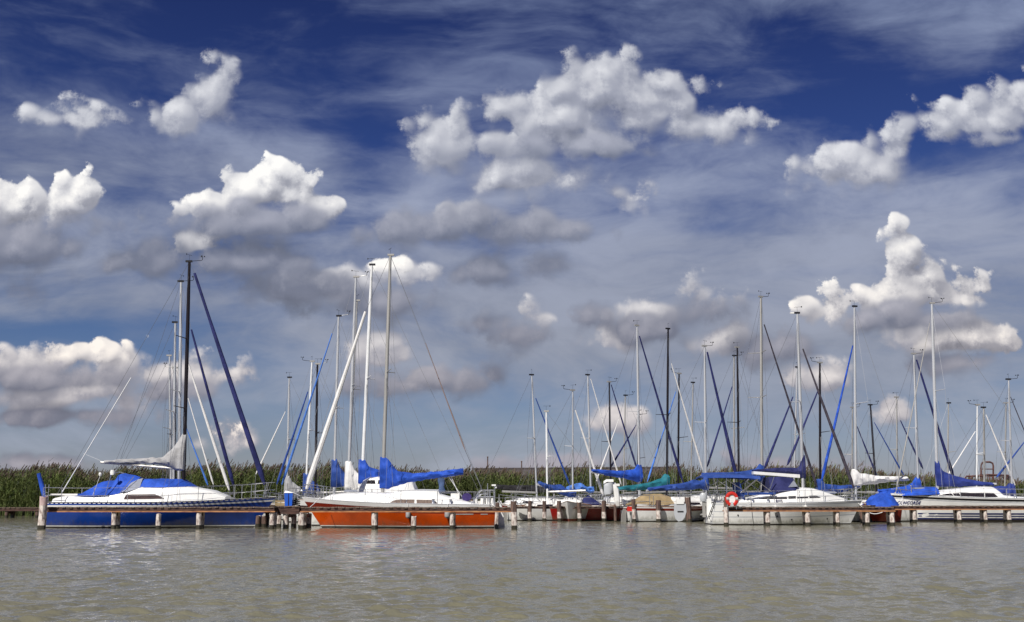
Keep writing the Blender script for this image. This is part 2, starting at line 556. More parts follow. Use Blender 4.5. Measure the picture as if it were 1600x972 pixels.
def hull(b, xst, xbt, xsw, xbw, zs, zm, zb, beam, bands, tr=.62, deckmat="deckwhite", boot=("boot", .16, .06), anti="anti", mid="white", vee=.85, name="hull", toe=True):
    """bands: [(depth below sheer, material)] from the rail down; mid = rest of the topsides"""
    N = 18
    mats = [m for _, m in bands] + [mid, boot[0], anti, "teak", deckmat]
    nb = len(bands)
    xm = .45

    def sheer(t):
        return lerp(lerp(zs, zm, min(1, t / xm)), zb, max(0, (t - xm) / (1 - xm)) ** 1.6)

    def plan(t):
        if t < .42:
            q = (.42 - t) / .42
            return 1 - (1 - tr) * q ** 1.8
        q = (t - .42) / .58
        return max(0.0, 1 - q ** 1.85)

    def lev(t):
        s = sheer(t)
        z = [s]
        for d, _ in bands:
            z.append(max(s - d, boot[1] + .1))
        a = z[-1]
        for q in (.33, .66):
            z.append(lerp(a, boot[1], q))
        z += [boot[1], boot[2], -.08, -.4]
        return z
    sect = []
    for i in range(N):
        t = i / (N - 1)
        t = t ** .92
        s = sheer(t)
        ring = []
        for z in lev(t):
            q = max(0.0, min(1, (z + .45) / (s + .45)))
            e = lerp(.22, vee, max(0, (t - .35) / .65) ** 1.5)
            y = beam / 2 * plan(t) * q ** e
            qz = max(-.3, z / max(.3, lerp(zs, zb, t)))
            x0 = lerp(xsw, xst, qz)
            x1 = lerp(xbw, xbt, qz)
            ring.append((lerp(x0, x1, t), y, z))
        sect.append(ring)
    K = len(sect[0])
    fm = list(range(nb)) + [nb] * 3 + [nb + 1, nb + 2, nb + 2]
    mb = MB()
    for side in (1, -1):
        rings = [[(x, y * side, z) for x, y, z in r] for r in sect]
        if side == -1:
            rings = [r for r in rings[::-1]]
        mb.loft(rings, closed=False, caps=False, mats=fm)
    # transom
    r0 = sect[0]
    o = len(mb.v)
    mb.v += [(x, y, z) for x, y, z in r0] + [(x, -y, z) for x, y, z in r0]
    for j in range(K - 1):
        mb.f.append((o + j, o + j + 1, o + K + j + 1, o + K + j))
        mb.mi.append(fm[j])
    h = mb.build(name, mats, b.root, smooth=True)
    # deck with a little camber, and a toe rail standing on its edge
    db = MB()
    for r in sect:
        pass
    rows = []
    for r in sect:
        x, y, z = r[0]
        z -= .015
        rows.append([(x, y * q, z + .06 * (1 - q * q)) for q in (.985, .6, 0, -.6, -.985)])
    db.loft(rows, closed=False, caps=False)
    db.build("deck", deckmat, b.root, smooth=True)
    if toe:
        tb = MB()
        for side in (1, -1):
            tb.tube([(r[0][0], r[0][1] * side * .985, r[0][2] + .015) for r in sect[:-1]] + [(sect[-1][0][0], 0, sect[-1][0][2] + .015)], .018, 4)
        tb.build("toe_rail", "teak" if toe is True else toe, b.root)
    b.xs, b.xb = xst, xbt
    b.sect = sect
    edge = sorted((r[0][0], r[0][1]) for r in sect)
    she = sorted((r[0][0], r[0][2]) for r in sect)
    b.edge = lambda x: interp(x, edge)
    b.sheer = lambda x: interp(x, she)
    b.beam = beam

    side_y = surface_side(h.data)
    b.side_y = side_y
    return h


def cabin(b, prof, hw, name="cabin", mat_="deckwhite", inset=.90, shoulder=.10, crown=.05, taper=.0):
    """prof: [(x, ztop)] from stern to bow; a trunk standing on the deck"""
    prof = sorted(prof)
    fine = []
    for (x0, z0), (x1, z1) in zip(prof, prof[1:]):
        n = max(1, int((x1 - x0) / .35))
        fine += [(lerp(x0, x1, i / n), lerp(z0, z1, i / n)) for i in range(n)]
    fine.append(prof[-1])
    xa, xz = fine[0][0], fine[-1][0]

    def wid(x):
        w = min(hw, max(.12, b.edge(x) * .80))
        return w

    rings = []
    for x, zt in fine:
        zb = b.sheer(x) - .02
        w = wid(x)
        h = max(.02, zt - zb)
        sh = min(shoulder, h * .4)
        rings.append([(x, w, zb), (x, lerp(w, w * inset, .9), zb + h - sh), (x, w * inset * .93, zb + h - sh * .25), (x, w * .5, zb + h + crown * .7), (x, 0, zb + h + crown),
                      (x, -w * .5, zb + h + crown * .7), (x, -w * inset * .93, zb + h - sh * .25), (x, -lerp(w, w * inset, .9), zb + h - sh), (x, -w, zb)])
    mb = MB()
    mb.loft(rings, closed=True, caps=True)
    o = mb.build(name, mat_, b.root, smooth=True)

    return o, surface_side(o.data)


def side_panel(b, poly, side, name, mat_, parent, proud=.014, both=True):
    """a pane or panel lying on the side of a cabin or hull; poly in local (x, z)"""
    obs = []
    n = len(poly)
    xa, xz = min(p[0] for p in poly), max(p[0] for p in poly)
    cols = sorted(set([round(p[0], 4) for p in poly] + [lerp(xa, xz, i / 12) for i in range(13)]))
    strip = []
    for x in cols:
        zz = []
        for (ax, az), (bx, bz) in zip(poly, poly[1:] + poly[:1]):
            if min(ax, bx) - 1e-4 <= x <= max(ax, bx) + 1e-4:
                zz += [az, bz] if abs(bx - ax) < 1e-4 else [lerp(az, bz, max(0, min(1, (x - ax) / (bx - ax))))]
        strip.append((x, min(zz) - .001, max(zz) + .001))
    for sg in ((-1, 1) if both else (both_side(b),)):
        mb = MB()
        mb.loft([[(x, sg * (side(x, z) + o), z) for z, o in ((z0, proud), (lerp(z0, z1, .5), proud), (z1, proud), (z1, -.03), (z0, -.03))] for x, z0, z1 in strip])
        obs.append(mb.build(name, mat_, parent))
    return obs


def both_side(b):
    return -1 if b.c > 0 else 1


def railing(b, x0, x1, n, h=.58, pul=True, push=True, lines=2, mid=.3):
    """stanchions, wires, pulpit and pushpit"""
    R = .014
    me = None
    xs = [lerp(x0, x1, i / (n - 1)) for i in range(n)]
    for sg in (1, -1):
        for x in xs:
            y = b.edge(x) * .94 * sg
            if me is None:
                mb = MB()
                mb.tube([(0, 0, 0), (0, 0, h)], R, 5)
                o = mb.build("stanchion", "steel", b.root, loc=(x, y, b.sheer(x)))
                me = o.data
            else:
                link("stanchion", me, b.root, (x, y, b.sheer(x)))
    mb = MB()
    for sg in (1, -1):
        for k in range(lines):
            hh = h * (1 - .5 * k) - .01
            pts = [(x, b.edge(x) * .94 * sg, b.sheer(x) + hh) for x in [b.xs + .1] + xs + ([b.xb - .9] if pul else [])]
            mb.tube(pts, .007, 4)
    mb.build("lifeline", "steel", b.root)
    if pul:
        mb = MB()
        xa = b.xb - .95
        tip = (b.xb + .05, 0, b.sheer(b.xb) + h + .05)
        ya = b.edge(xa) * .92
        for q in (1.0, .5):
            mb.tube([(xa, ya, b.sheer(xa) + h * q), (b.xb - .35, max(.12, b.edge(b.xb - .35)) * .9, b.sheer(b.xb) + h * q), (tip[0] - .1, 0, b.sheer(b.xb) + h * q),
                     (b.xb - .35, -max(.12, b.edge(b.xb - .35)) * .9, b.sheer(b.xb) + h * q), (xa, -ya, b.sheer(xa) + h * q)], R, 5)
        for sg in (1, -1):
            mb.tube([(xa, ya * sg, b.sheer(xa)), (xa, ya * sg, b.sheer(xa) + h)], R, 5)
            mb.tube([(b.xb - .5, b.edge(b.xb - .5) * .8 * sg, b.sheer(b.xb - .5)), (b.xb - .35, max(.12, b.edge(b.xb - .35)) * .9 * sg, b.sheer(b.xb) + h)], R, 5)
        mb.build("pulpit", "steel", b.root)
    if push:
        mb = MB()
        xa = b.xs + .9
        for q in (1.0, .5):
            mb.tube([(xa, b.edge(xa) * .94, b.sheer(xa) + h * q), (b.xs + .08, b.edge(b.xs) * .9, b.sheer(b.xs) + h * q), (b.xs + .08, -b.edge(b.xs) * .9, b.sheer(b.xs) + h * q), (xa, -b.edge(xa) * .94, b.sheer(xa) + h * q)], R, 5)
        for sg in (1, -1):
            for x in (xa, b.xs + .08):
                mb.tube([(x, b.edge(x) * .92 * sg, b.sheer(x)), (x, b.edge(x) * .92 * sg, b.sheer(x) + h)], R, 5)
        mb.build("pushpit", "steel", b.root)


def mast(b, top, base_z, mat_, r=.065, spread=(.5,), arm=1, head=True, wires=True, fore=None, back=None, gear=0):
    """top: picture point of the mast head"""
    T = b.L(*top)
    B = Vector((0, 0, base_z))
    mb = MB()
    n = 10
    pts = [B.lerp(T, i / n) for i in range(n + 1)]
    mb.tube(pts, [r * (1 if i < n * .75 else lerp(1, .72, (i / n - .75) / .25)) for i in range(n + 1)], 10, sq=.75)
    m = mb.build("mast", mat_, b.root, smooth=True)
    H = T.z - base_z
    dr = -1 if b.c > 0 else 1
    sp_tips = []
    for q in spread:
        C = B.lerp(T, q)
        w = min(.85, H * .075)
        sb = MB()
        for sg in (1, -1):
            tip = C + Vector((-.28, sg * w, .05))
            sb.tube([C, tip], [.024, .015], 5)
            if q == spread[0]:
                sp_tips.append(tip)
        sb.build("spreader", mat_, m)
    if head:
        hb = MB()
        hb.box(T.x - .16, T.x + .12, T.y - .05, T.y + .05, T.z - .02, T.z + .06)
        hb.build("masthead_fitting", "black" if gear % 2 else "alugrey", m)
        wb = MB()   # arrow of the wind indicator on its stem
        z = T.z + .06
        q = math.radians(20 + 47 * (gear % 7))
        d = Vector((math.cos(q), math.sin(q), 0))
        C = Vector((T.x, T.y, z + .24))
        wb.tube([(T.x, T.y, z), C], .006, 3)
        wb.tube([C - d * .17, C + d * .15], .007, 3)
        for s in (-1, 1):
            e = C - d * .15
            wb.add([e, e - d * .08 + Vector((0, 0, .045)), e - d * .08 + Vector((0, .01, -.045))], [(0, 1, 2), (2, 1, 0)])
        wb.build("wind_vane", "black", m)
        if arm:
            ab = MB()
            a = Vector((arm * (1 if b.c > 0 else -1), .12, 0)).normalized()
            E = T + a * .55 + Vector((0, 0, .10))
            ab.tube([T + Vector((0, 0, .02)), T + a * .5 + Vector((0, 0, .07)), E], .013, 5)
            ab.tube([E, E + Vector((0, 0, .14))], .012, 4)
            for j in range(3):
                an = j * 2.094 + .4
                c = E + Vector((math.cos(an) * .08, math.sin(an) * .08, .15))
                ab.box(c.x - .022, c.x + .022, c.y - .022, c.y + .022, c.z - .022, c.z + .022)
            ab.build("wind_sensor", "black", m)
    if wires:
        x = -.25
        ce = b.edge(x) * .92
        cz = b.sheer(x)
        sb = MB()
        up = B.lerp(T, .97)
        low = B.lerp(T, spread[0])
        for sg, tip in zip((1, -1), sp_tips):
            sb.tube([up, tip, (x, ce * sg, cz)], .0065, 3)
            sb.tube([low, (x - .35, ce * sg, cz)], .0065, 3)
            sb.tube([low, (x + .35, ce * sg, cz)], .0065, 3)
        sb.build("shroud", "wire", b.root)
        if back is not False:
            bb = MB()
            Bk = back if back is not None else Vector((b.xs + .1, 0, b.sheer(b.xs)))
            bb.tube([T, Bk], .0075, 3)
            bb.build("backstay", "wire", b.root)
    b.T, b.B, b.mast = T, B, m
    return m


def furled(b, top, foot, mat_, r=.085, stay_top=None, name="furled_jib", bulge=1.0, below=None):
    """furled headsail rolled round its stay, from its foot (picture point or local) to its head"""
    A = foot if isinstance(foot, Vector) else b.L(*foot)
    Bt = top if isinstance(top, Vector) else b.L(*top)
    mb = MB()
    n = 18
    pts, rs = [], []
    for i in range(n + 1):
        t = i / n
        p = A.lerp(Bt, t)
        sag = math.sin(math.pi * t) * .02 * (A - Bt).length * .25
        p = p + Vector((-.10 * sag, 0, -sag * .4))
        pts.append(p)
        rr = r * lerp(1.0, .42, t ** 1.15) * (1 + .13 * mnoise.noise((t * 9, b.D, 3.3)))
        if i == 0:
            rr *= .45
        rs.append(rr)
    mb.tube(pts, rs, 8)
    o = mb.build(name, mat_, b.root, smooth=True)
    sb = MB()
    T2 = stay_top if stay_top is not None else b.T
    sb.tube([Bt, T2], .008, 3)
    dn = below if below is not None else Vector((A.x + .06, 0, b.sheer(A.x)))
    sb.tube([A, dn], .012, 4)
    if name == "furled_jib":
        q = A.lerp(dn, .6)
        sb.tube([q - (A - dn).normalized() * .06, q + (A - dn).normalized() * .05], .07, 8)
    sb.build("forestay" if name == "furled_jib" else "stay_wire", "wire", b.root)
    return o


def sail_cover(b, secs, mat_, name="boom_cover", w0=.14, w1=.18, wr=.05, parent=None):
    """secs: [(x, zbot, ztop)] along the boom from the mast outwards"""
    n = 34
    xs = [s[0] for s in secs]
    sg = -1 if xs[-1] < xs[0] else 1
    ss = [(s[0] * sg, s[1], s[2]) for s in secs]
    x0, x1 = ss[0][0], ss[-1][0]
    rings = []
    for i in range(n + 1):
        x = lerp(x0, x1, (i / n) ** 1.25)
        zb = interp(x, [(s[0], s[1]) for s in ss])
        zt = interp(x, [(s[0], s[2]) for s in ss])
        ring = []
        h = zt - zb
        for j in range(12):
            a = 2 * math.pi * j / 12
            cy, cz = math.sin(a), math.cos(a)
            q = (cz + 1) / 2
            wid = lerp(w1, w0, q) * (.55 if i in (0, n) else 1) * min(1.25, max(.45, h / .3) ** .35)
            wq = mnoise.noise((x * 3.1 + q * 2.4, j * .9, b.D + zb)) + .6 * mnoise.noise((x * 8.5 - q * 5, j * 1.3, b.D))
            ring.append((x * sg, cy * wid * (1 + .55 * wq), zb + h * q + wr * wq * (1 if 0 < j < 12 else .5)))
        rings.append(ring)
    mb = MB()
    mb.loft(rings)
    return mb.build(name, mat_, parent or b.root, smooth=True)


def boom(b, z0, x1, z1, mat_="alu"):
    mb = MB()
    mb.tube([(-.05, 0, z0), (x1, 0, z1)], .055, 8)
    return mb.build("boom", mat_, b.root, smooth=True)


def tarp(b, secs, mat_, name="cockpit_cover", ridge=.08, wr=.03):
    """secs: [(x, zbase, ztop, half width)]: a sheet over a ridge"""
    n = 22
    xs0, xs1 = secs[0][0], secs[-1][0]
    rings = []
    for i in range(n + 1):
        x = lerp(xs0, xs1, i / n)
        zb = interp(x, [(s[0], s[1]) for s in secs])
        zt = interp(x, [(s[0], s[2]) for s in secs])
        hw = interp(x, [(s[0], s[3]) for s in secs])
        ring = []
        for j in range(13):
            q = -1 + j / 6
            a = abs(q)
            y = hw * q
            z = lerp(zt, zb, max(0, (a - ridge) / (1 - ridge)) ** 1.5)
            wq = mnoise.noise((x * 2.7, y * 2.9, b.D)) + .5 * mnoise.noise((x * 7, y * 6, b.D + 4))
            ring.append((x, y, z + wr * wq * (1 if 0 < j < 12 else .3)))
        ring.append((x, 0, zb - .03))
        rings.append(ring)
    mb = MB()
    mb.loft(rings)
    return mb.build(name, mat_, b.root, smooth=True)


def outboard(b, x, y, z, cowl="black", scale=1.0, tilt=0.0):
    """outboard motor on a bracket: cowl, leg and propeller"""
    s = scale
    mb = MB()
    rings = []
    for q, w, d in ((0, .75, .8), (.12, 1, 1), (.34, .95, .95), (.44, .6, .6)):
        rings.append([(x - .16 * s + .20 * s * d * math.cos(a), y + .14 * s * w * math.sin(a), z + .05 + q * s) for a in (2 * math.pi * j / 10 for j in range(10))])
    mb.loft(rings)
    o = mb.build("outboard_motor", cowl, b.root, smooth=True)
    lb = MB()
    xx = x - .16 * s
    lb.loft([[(xx - .08 * s, y - .04, zz), (xx + .08 * s, y - .04, zz), (xx + .08 * s, y + .04, zz), (xx - .08 * s, y + .04, zz)] for zz in (z - .75 * s, z + .06)])
    lb.tube([(xx - .2 * s, y, z - .62 * s), (xx + .12 * s, y, z - .62 * s)], .05 * s, 6)
    lb.box(xx + .05 * s, x + .1, y - .07, y + .07, z - .16, z - .02)
    lb.build("motor_leg", "alugrey", o)
    pb = MB()
    for j in range(3):
        a = j * 2.094
        c = Vector((xx - .2 * s, y, z - .62 * s))
        d = Vector((0, math.cos(a), math.sin(a)))
        e = Vector((0, -math.sin(a), math.cos(a)))
        pb.add([c, c + d * .13 * s + e * .05 * s, c + d * .13 * s - e * .05 * s + Vector((.03, 0, 0))], [(0, 1, 2), (2, 1, 0)])
    pb.build("propeller", "black", o)
    return o


def rudder(b, z0, mat_, wide=.42, up=.5, depth=.5):
    mb = MB()
    x = b.xs - .04
    prof = [(x, z0 + up), (x - wide * .5, z0 + up), (x - wide * .9, .35), (x - wide, .0), (x - wide * .85, -depth), (x - .08, -depth), (x, 0)]
    mb.add([(p[0], -.025, p[1]) for p in prof] + [(p[0], .025, p[1]) for p in prof],
           [tuple(range(7)), tuple(range(13, 6, -1))] + [(i, (i + 1) % 7, 7 + (i + 1) % 7, 7 + i) for i in range(7)])
    return mb.build("rudder", mat_, b.root)


GROUP = "sailing boats moored along the piers"


def auto_boat(label, top, base, D, right, yaw, jib=None, jcol="fabblue", jr=.075, hullc="white", band=None, mastc="alu", cover=None, covc="fabblue", L=None, win="glass",
              spread=(.5,), arm=1, rail=True, extra=None, mr=.062, mid=None, a=None, collar=1.0, boot=None, gear=0, cabmat="deckwhite", anti="anti", group=GROUP, by=None):
    """a sailing boat from a few measured points: mast head, mast foot column, foot and head of the furled jib"""
    b = Boat("sailboat", label, "sailboat", base, D, right, yaw, group)
    arm = arm and (1, 0, -1, 0, 1, 1, 0)[gear]
    T = b.L(*top)
    Hm = T.z
    if jib:
        f = b.px2x(jib[1][0])
        a = max(1.9, min(4.2, f))
    elif a is None:
        a = Hm * .29
    L = L or max(6.0, min(9.6, a / .40, Hm * .86))
    L = max(L, a + .2 + 2.6)
    xb = a + .22
    xs = xb - L
    k = L / 8.0
    beam = L * .31
    bands = [(.06, band[0])] if band else [(.06, hullc)]
    if band and len(band) > 1:
        bands += [(.06 + .12, band[1])]
    hull(b, xs, xb, xs + .15, xb - .62 * k, .86 * k, .82 * k, 1.08 * k, beam, bands, mid=hullc, boot=(boot or "boot", .15, .06), anti=anti)
    zc = b.sheer(0) + .40 * k
    cb, side = cabin(b, [(xs + .36 * L - .08, zc - .02), (xs + .36 * L, zc + .06), (-.1, zc + .02), (a * .35, zc - .12), (a * .62, b.sheer(a * .62) + .03)], beam * .34, mat_=cabmat)
    # cockpit coaming and companionway hatch
    mb = MB()
    for sg in (1, -1):
        y = beam * .30 * sg
        mb.box(xs + .25, xs + .36 * L, y - .06, y + .06, b.sheer(xs + 1) - .05, b.sheer(xs + 1) + .18 * k)
    mb.build("cockpit_coaming", "deckwhite", b.root)
    mb = MB()
    mb.box(xs + .36 * L + .1, -.6, -.32, .32, zc + .04, zc + .12)
    mb.build("sliding_hatch", "deckwhite", cb)
    zw0, zw1 = b.sheer(-1) + .14 * k, b.sheer(-1) + .29 * k
    xw = xs + .36 * L + .25
    nwin = 2 if L < 7.4 else 3
    seg = (a * .30 - xw) / nwin
    for i in range(nwin):
        p0, p1 = xw + seg * i + .07, xw + seg * (i + 1) - .07
        side_panel(b, [(p0, zw0), (p1, zw0 + .01), (p1 - .06, zw1 - .02), (p0 + .03, zw1)], side, "window", win, cb)
    if rail:
        railing(b, xs + 1.1, xb - 1.5, 4)
    mast(b, top, zc - .05, mastc, r=mr, spread=spread, arm=arm, gear=gear)
    bl = L * .40
    zb = b.L(base, by).z if by else zc + .55
    if cover:
        e = b.pxz(*cover)
        bl, zb2 = -e[0], e[1]
    else:
        zb2 = zb + .05
    if cover is not False and covc:
        boom(b, zb - .02, -bl - .08, zb2 - .06)
        sail_cover(b, [(.16, zb - .25, zb + .95 * collar), (-.10, zb - .25, zb + .98 * collar), (-.30, zb - .2, zb + .62 * collar), (-.7, lerp(zb, zb2, .2) - .18, lerp(zb, zb2, .2) + .34), (-1.3, lerp(zb, zb2, .4) - .16, lerp(zb, zb2, .4) + .22), (-bl, zb2 - .08, zb2 + .10)], covc)
    else:
        boom(b, zb - .02, -bl * .85, zb2, "alugrey")
    if jib:
        furled(b, jib[0], Vector((a, 0, max(b.L(*jib[1]).z, b.sheer(a) + .12))), jcol, jr)
    else:
        sb = MB()
        sb.tube([b.T, (xb - .1, 0, b.sheer(xb))], .0075, 3)
        sb.build("forestay", "wire", b.root)
    rudder(b, .62 * k, "alugrey", wide=.28, up=.12, depth=.35)
    tb = MB()
    tb.tube([(xs + .05, 0, .95 * k), (xs + 1.1, .05, 1.12 * k)], .025, 5)
    tb.build("tiller", "teak", b.root)
    if extra:
        extra(b, xs, xb, k, zc)
    return b


# ------------------------------------------------------------------ water
def water_material():
    m = bpy.data.materials.new("muddy_lake_water")
    m.use_nodes = True
    k = NT(m.node_tree)
    b = k.node("ShaderNodeBsdfPrincipled")
    o = k.node("ShaderNodeOutputMaterial")
    k.t.links.new(b.outputs[0], o.inputs[0])
    geo = k.node("ShaderNodeNewGeometry")
    p = geo.outputs["Position"]
    n = k.noise(k.v("MULTIPLY", p, (1, .45, 1)), .35, 4, .55)
    k.put(b.inputs["Base Color"], k.mix(k.step(n, .3, .7), (.148, .141, .095), (.178, .169, .115)))
    b.inputs["Roughness"].default_value = .09
    b.inputs["IOR"].default_value = 1.33
    bp = k.node("ShaderNodeBump")
    bp.inputs["Strength"].default_value = 1.0
    bp.inputs["Distance"].default_value = .04
    rp = k.v("ADD", k.v("MULTIPLY", p, (1, 1.25, 1)), k.v("MULTIPLY", k.noise(p, .8, 2, .5, color=True), (.5, .5, 0)))
    h = k.m("ADD", k.noise(rp, 2.7, 3, .5), k.m("MULTIPLY", k.noise(k.v("MULTIPLY", p, (1.2, 1, 1)), 7.5, 2, .5), .30))
    k.put(bp.inputs["Height"], h)
    k.put(b.inputs["Normal"], bp.outputs[0])
    return m


def build_water():
    ys = [7.0]
    while ys[-1] < 68:
        ys.append(ys[-1] + max(.034, .0038 * ys[-1]))
    ys = np.array(ys)
    S = np.linspace(-1, 1, 601)          # the strip widens with distance, so the mesh stays fine near the shore we stand on
    Y = np.repeat(ys[:, None], len(S), 1)
    X = S[None, :] * (.56 * Y + 2.5)
    step = np.maximum(np.gradient(ys)[:, None] * np.ones_like(X), (.56 * Y + 2.5) * 2 / 600)
    Z = np.zeros_like(X)
    for i in range(110):
        lam = .19 * (4.2 ** (rng.random() ** 1.2))
        ang = math.radians(-68 + rng.normal() * 36)
        kx, ky = math.cos(ang) * 2 * math.pi / lam, math.sin(ang) * 2 * math.pi / lam
        amp = .0036 * lam
        fade = np.clip((lam / step - 2.2) / 2.0, 0, 1)
        ph = rng.random() * 6.28
        Z += amp * fade * np.sin(kx * X + ky * Y + ph + 1.2 * np.sin(X * .41 + Y * .27 + ph))
    Z = Z + 9.0 * Z * np.abs(Z)           # sharper crests
    gust = .75 + .35 * np.sin(X * .11 + 1.3 + .5 * np.sin(Y * .2)) * np.sin(Y * .13 + X * .05)
    Z *= gust
    edge = np.minimum((1 - np.abs(S))[None, :] * 12, np.minimum(Y - ys[0], ys[-1] - Y) / 2)
    Z *= np.clip(edge, 0, 1)
    ny, nx = X.shape
    V = np.stack([X, Y, Z], -1).reshape(-1, 3)
    idx = np.arange(ny * nx).reshape(ny, nx)
    Q = np.stack([idx[:-1, :-1], idx[:-1, 1:], idx[1:, 1:], idx[1:, :-1]], -1).reshape(-1, 4)
    # the calm far water around the rippled part
    y0, y1, R = ys[0], ys[-1], 900
    n0, n1 = .56 * y0 + 2.5, .56 * y1 + 2.5
    ext = np.array([(-R, -R, 0), (R, -R, 0), (R, R, 0), (-R, R, 0), (-n0, y0, 0), (n0, y0, 0), (n1, y1, 0), (-n1, y1, 0)], float)
    o = len(V)
    E = np.array([(0, 1, 5, 4), (1, 2, 6, 5), (2, 3, 7, 6), (3, 0, 4, 7)]) + o
    V = np.concatenate([V, ext])
    Q = np.concatenate([Q, E])
    me = bpy.data.meshes.new("lake_water")
    me.vertices.add(len(V))
    me.vertices.foreach_set("co", V.astype(np.float32).ravel())
    me.loops.add(Q.size)
    me.loops.foreach_set("vertex_index", Q.astype(np.int32).ravel())
    me.polygons.add(len(Q))
    me.polygons.foreach_set("loop_start", np.arange(0, Q.size, 4, dtype=np.int32))
    me.polygons.foreach_set("use_smooth", np.ones(len(Q), bool))
    me.materials.append(water_material())
    me.update(calc_edges=True)
    tag(link("lake_water", me), "olive grey muddy lake rippled by light wind", kind="structure")


build_water()

# ------------------------------------------------------------------ shore: bank, reeds, house, stair
mb = MB()
rings = []
for x in range(-400, 401, 20):
    yb = interp(x, [(-400, 72), (-12, 72.5), (-3, 77), (400, 78)])
    rings.append([(x, yb, -.4), (x, yb + .8, .10), (x, yb + 20, .22), (x, 1500, .3)])
mb.loft(rings, closed=False, caps=False)
tag(mb.build("marsh_ground", "bank"), "flat marsh ground behind the lake", kind="structure")


def reed_material(name, ca, cb, cc):
    m = bpy.data.materials.new(name)
    m.use_nodes = True
    k = NT(m.node_tree)
    b = k.node("ShaderNodeBsdfPrincipled")
    o = k.node("ShaderNodeOutputMaterial")
    k.t.links.new(b.outputs[0], o.inputs[0])
    g = k.node("ShaderNodeNewGeometry")
    n = k.noise(g.outputs["Position"], .55, 3, .6)
    c = k.mix(k.step(n, .35, .65), ca, cb)
    c = k.mix(k.m("MULTIPLY", g.outputs["Random Per Island"], .75), c, cc)
    k.put(b.inputs["Base Color"], c)
    b.inputs["Roughness"].default_value = .6
    b.inputs["Specular IOR Level"].default_value = .25
    return m


def build_reeds():
    """one mass of standing reeds: stems, drooping leaves and feathery heads"""
    V, Q, MI = [], [], []
    n = 17000
    x = rng.uniform(-37, 46, n)
    front = np.interp(x, [-400, -12, -3, 400], [72.2, 72.6, 77.2, 78.4])
    dep = rng.random(n) ** 1.4 * 5.5
    y = front + dep
    top = np.interp(x, [-37, -22, -14, -9, -4, 0, 6, 9, 12, 16, 21, 24, 28, 31, 34, 37, 46], [3.10, 3.25, 3.35, 3.20, 3.10, 3.15, 3.15, 3.2, 3.55, 3.05, 3.2, 3.2, 3.0, 2.7, 2.3, 2.2, 2.4])
    clump = np.array([mnoise.noise((a * .45, b * .45, 1.7)) for a, b in zip(x, y)])
    clump2 = np.array([mnoise.noise((a * 1.7, b * 1.3, 7.7)) for a, b in zip(x, y)])
    big = np.array([mnoise.noise((a * .13, 2.2, 5.1)) for a in x])
    h = top * (.84 + .14 * big + .17 * clump + .15 * clump2 + .10 * rng.random(n)) - .1
    up = rng.random(n) < .05
    h[up] *= rng.uniform(1.02, 1.14, up.sum())
    lx = rng.normal(0.16, .10, n) * h * .5
    ly = rng.normal(0, .08, n) * h * .5
    az = rng.uniform(0, math.pi, n)

    def strip(p, q, w, ax, ay, mi):
        o = sum(len(a) for a in V)
        d = np.stack([ax * w, ay * w, np.zeros_like(ax)], -1)
        V.append(np.stack([p - d, p + d, q + d * .55, q - d * .55], 1).reshape(-1, 3))
        i = np.arange(len(p)) * 4 + o
        Q.append(np.stack([i, i + 1, i + 2, i + 3], -1))
        MI.append(np.full(len(p), mi))
    base = np.stack([x, y, np.full(n, -.05)], -1)
    tip = np.stack([x + lx, y + ly, h], -1)
    ca, sa = np.cos(az), np.sin(az)
    strip(base, tip, np.full((n), .011), ca, sa, 0)
    for j in range(7):
        t = (.22 + .115 * j + rng.uniform(-.05, .05, n))[:, None]
        p = base + (tip - base) * t
        a = rng.uniform(0, 2 * math.pi, n)
        ln = rng.uniform(.28, .62, n)
        wind = .16
        q = p + np.stack([np.cos(a) * ln * .7 + wind, np.sin(a) * ln * .7, ln * rng.uniform(.15, .85, n)], -1)
        r = q + np.stack([np.cos(a) * ln * .45 + wind * .8, np.sin(a) * ln * .45, -ln * rng.uniform(-.1, .4, n)], -1)
        px_, py_ = -np.sin(a), np.cos(a)
        mix = rng.uniform(.4, 1, n)
        w = np.full(n, .021)
        strip(p, q, w, px_, py_ * mix, 0)
        strip(q, r, w * .6, px_, py_ * mix, 0)
    pl = rng.random(n) < .55
    m_ = pl.sum()
    a = rng.normal(.2, .8, m_)
    q = tip[pl] + np.stack([np.cos(a) * .12 + .04, np.sin(a) * .06, rng.uniform(.12, .30, m_)], -1)
    for ang in (0, 1.57):
        strip(tip[pl] - np.array([0, 0, .05]), q, np.full(m_, .034), np.full(m_, math.cos(ang)), np.full(m_, math.sin(ang)), 1)
    V, Q, MI = np.concatenate(V), np.concatenate(Q), np.concatenate(MI)
    me = bpy.data.meshes.new("reed_bed")
    me.vertices.add(len(V))
    me.vertices.foreach_set("co", V.astype(np.float32).ravel())
    me.loops.add(Q.size)
    me.loops.foreach_set("vertex_index", Q.astype(np.int32).ravel())
    me.polygons.add(len(Q))
    me.polygons.foreach_set("loop_start", np.arange(0, Q.size, 4, dtype=np.int32))
    me.materials.append(reed_material("reed_leaves", (.100, .150, .036), (.052, .083, .024), (.17, .18, .065)))
    me.materials.append(reed_material("reed_plumes", (.13, .095, .07), (.09, .065, .055), (.18, .14, .10)))
    me.polygons.foreach_set("material_index", MI.astype(np.int32))
    me.update(calc_edges=True)
    tag(link("reed_bed", me), "tall green reed belt with brownish plumes along the far shore", kind="stuff")


build_reeds()


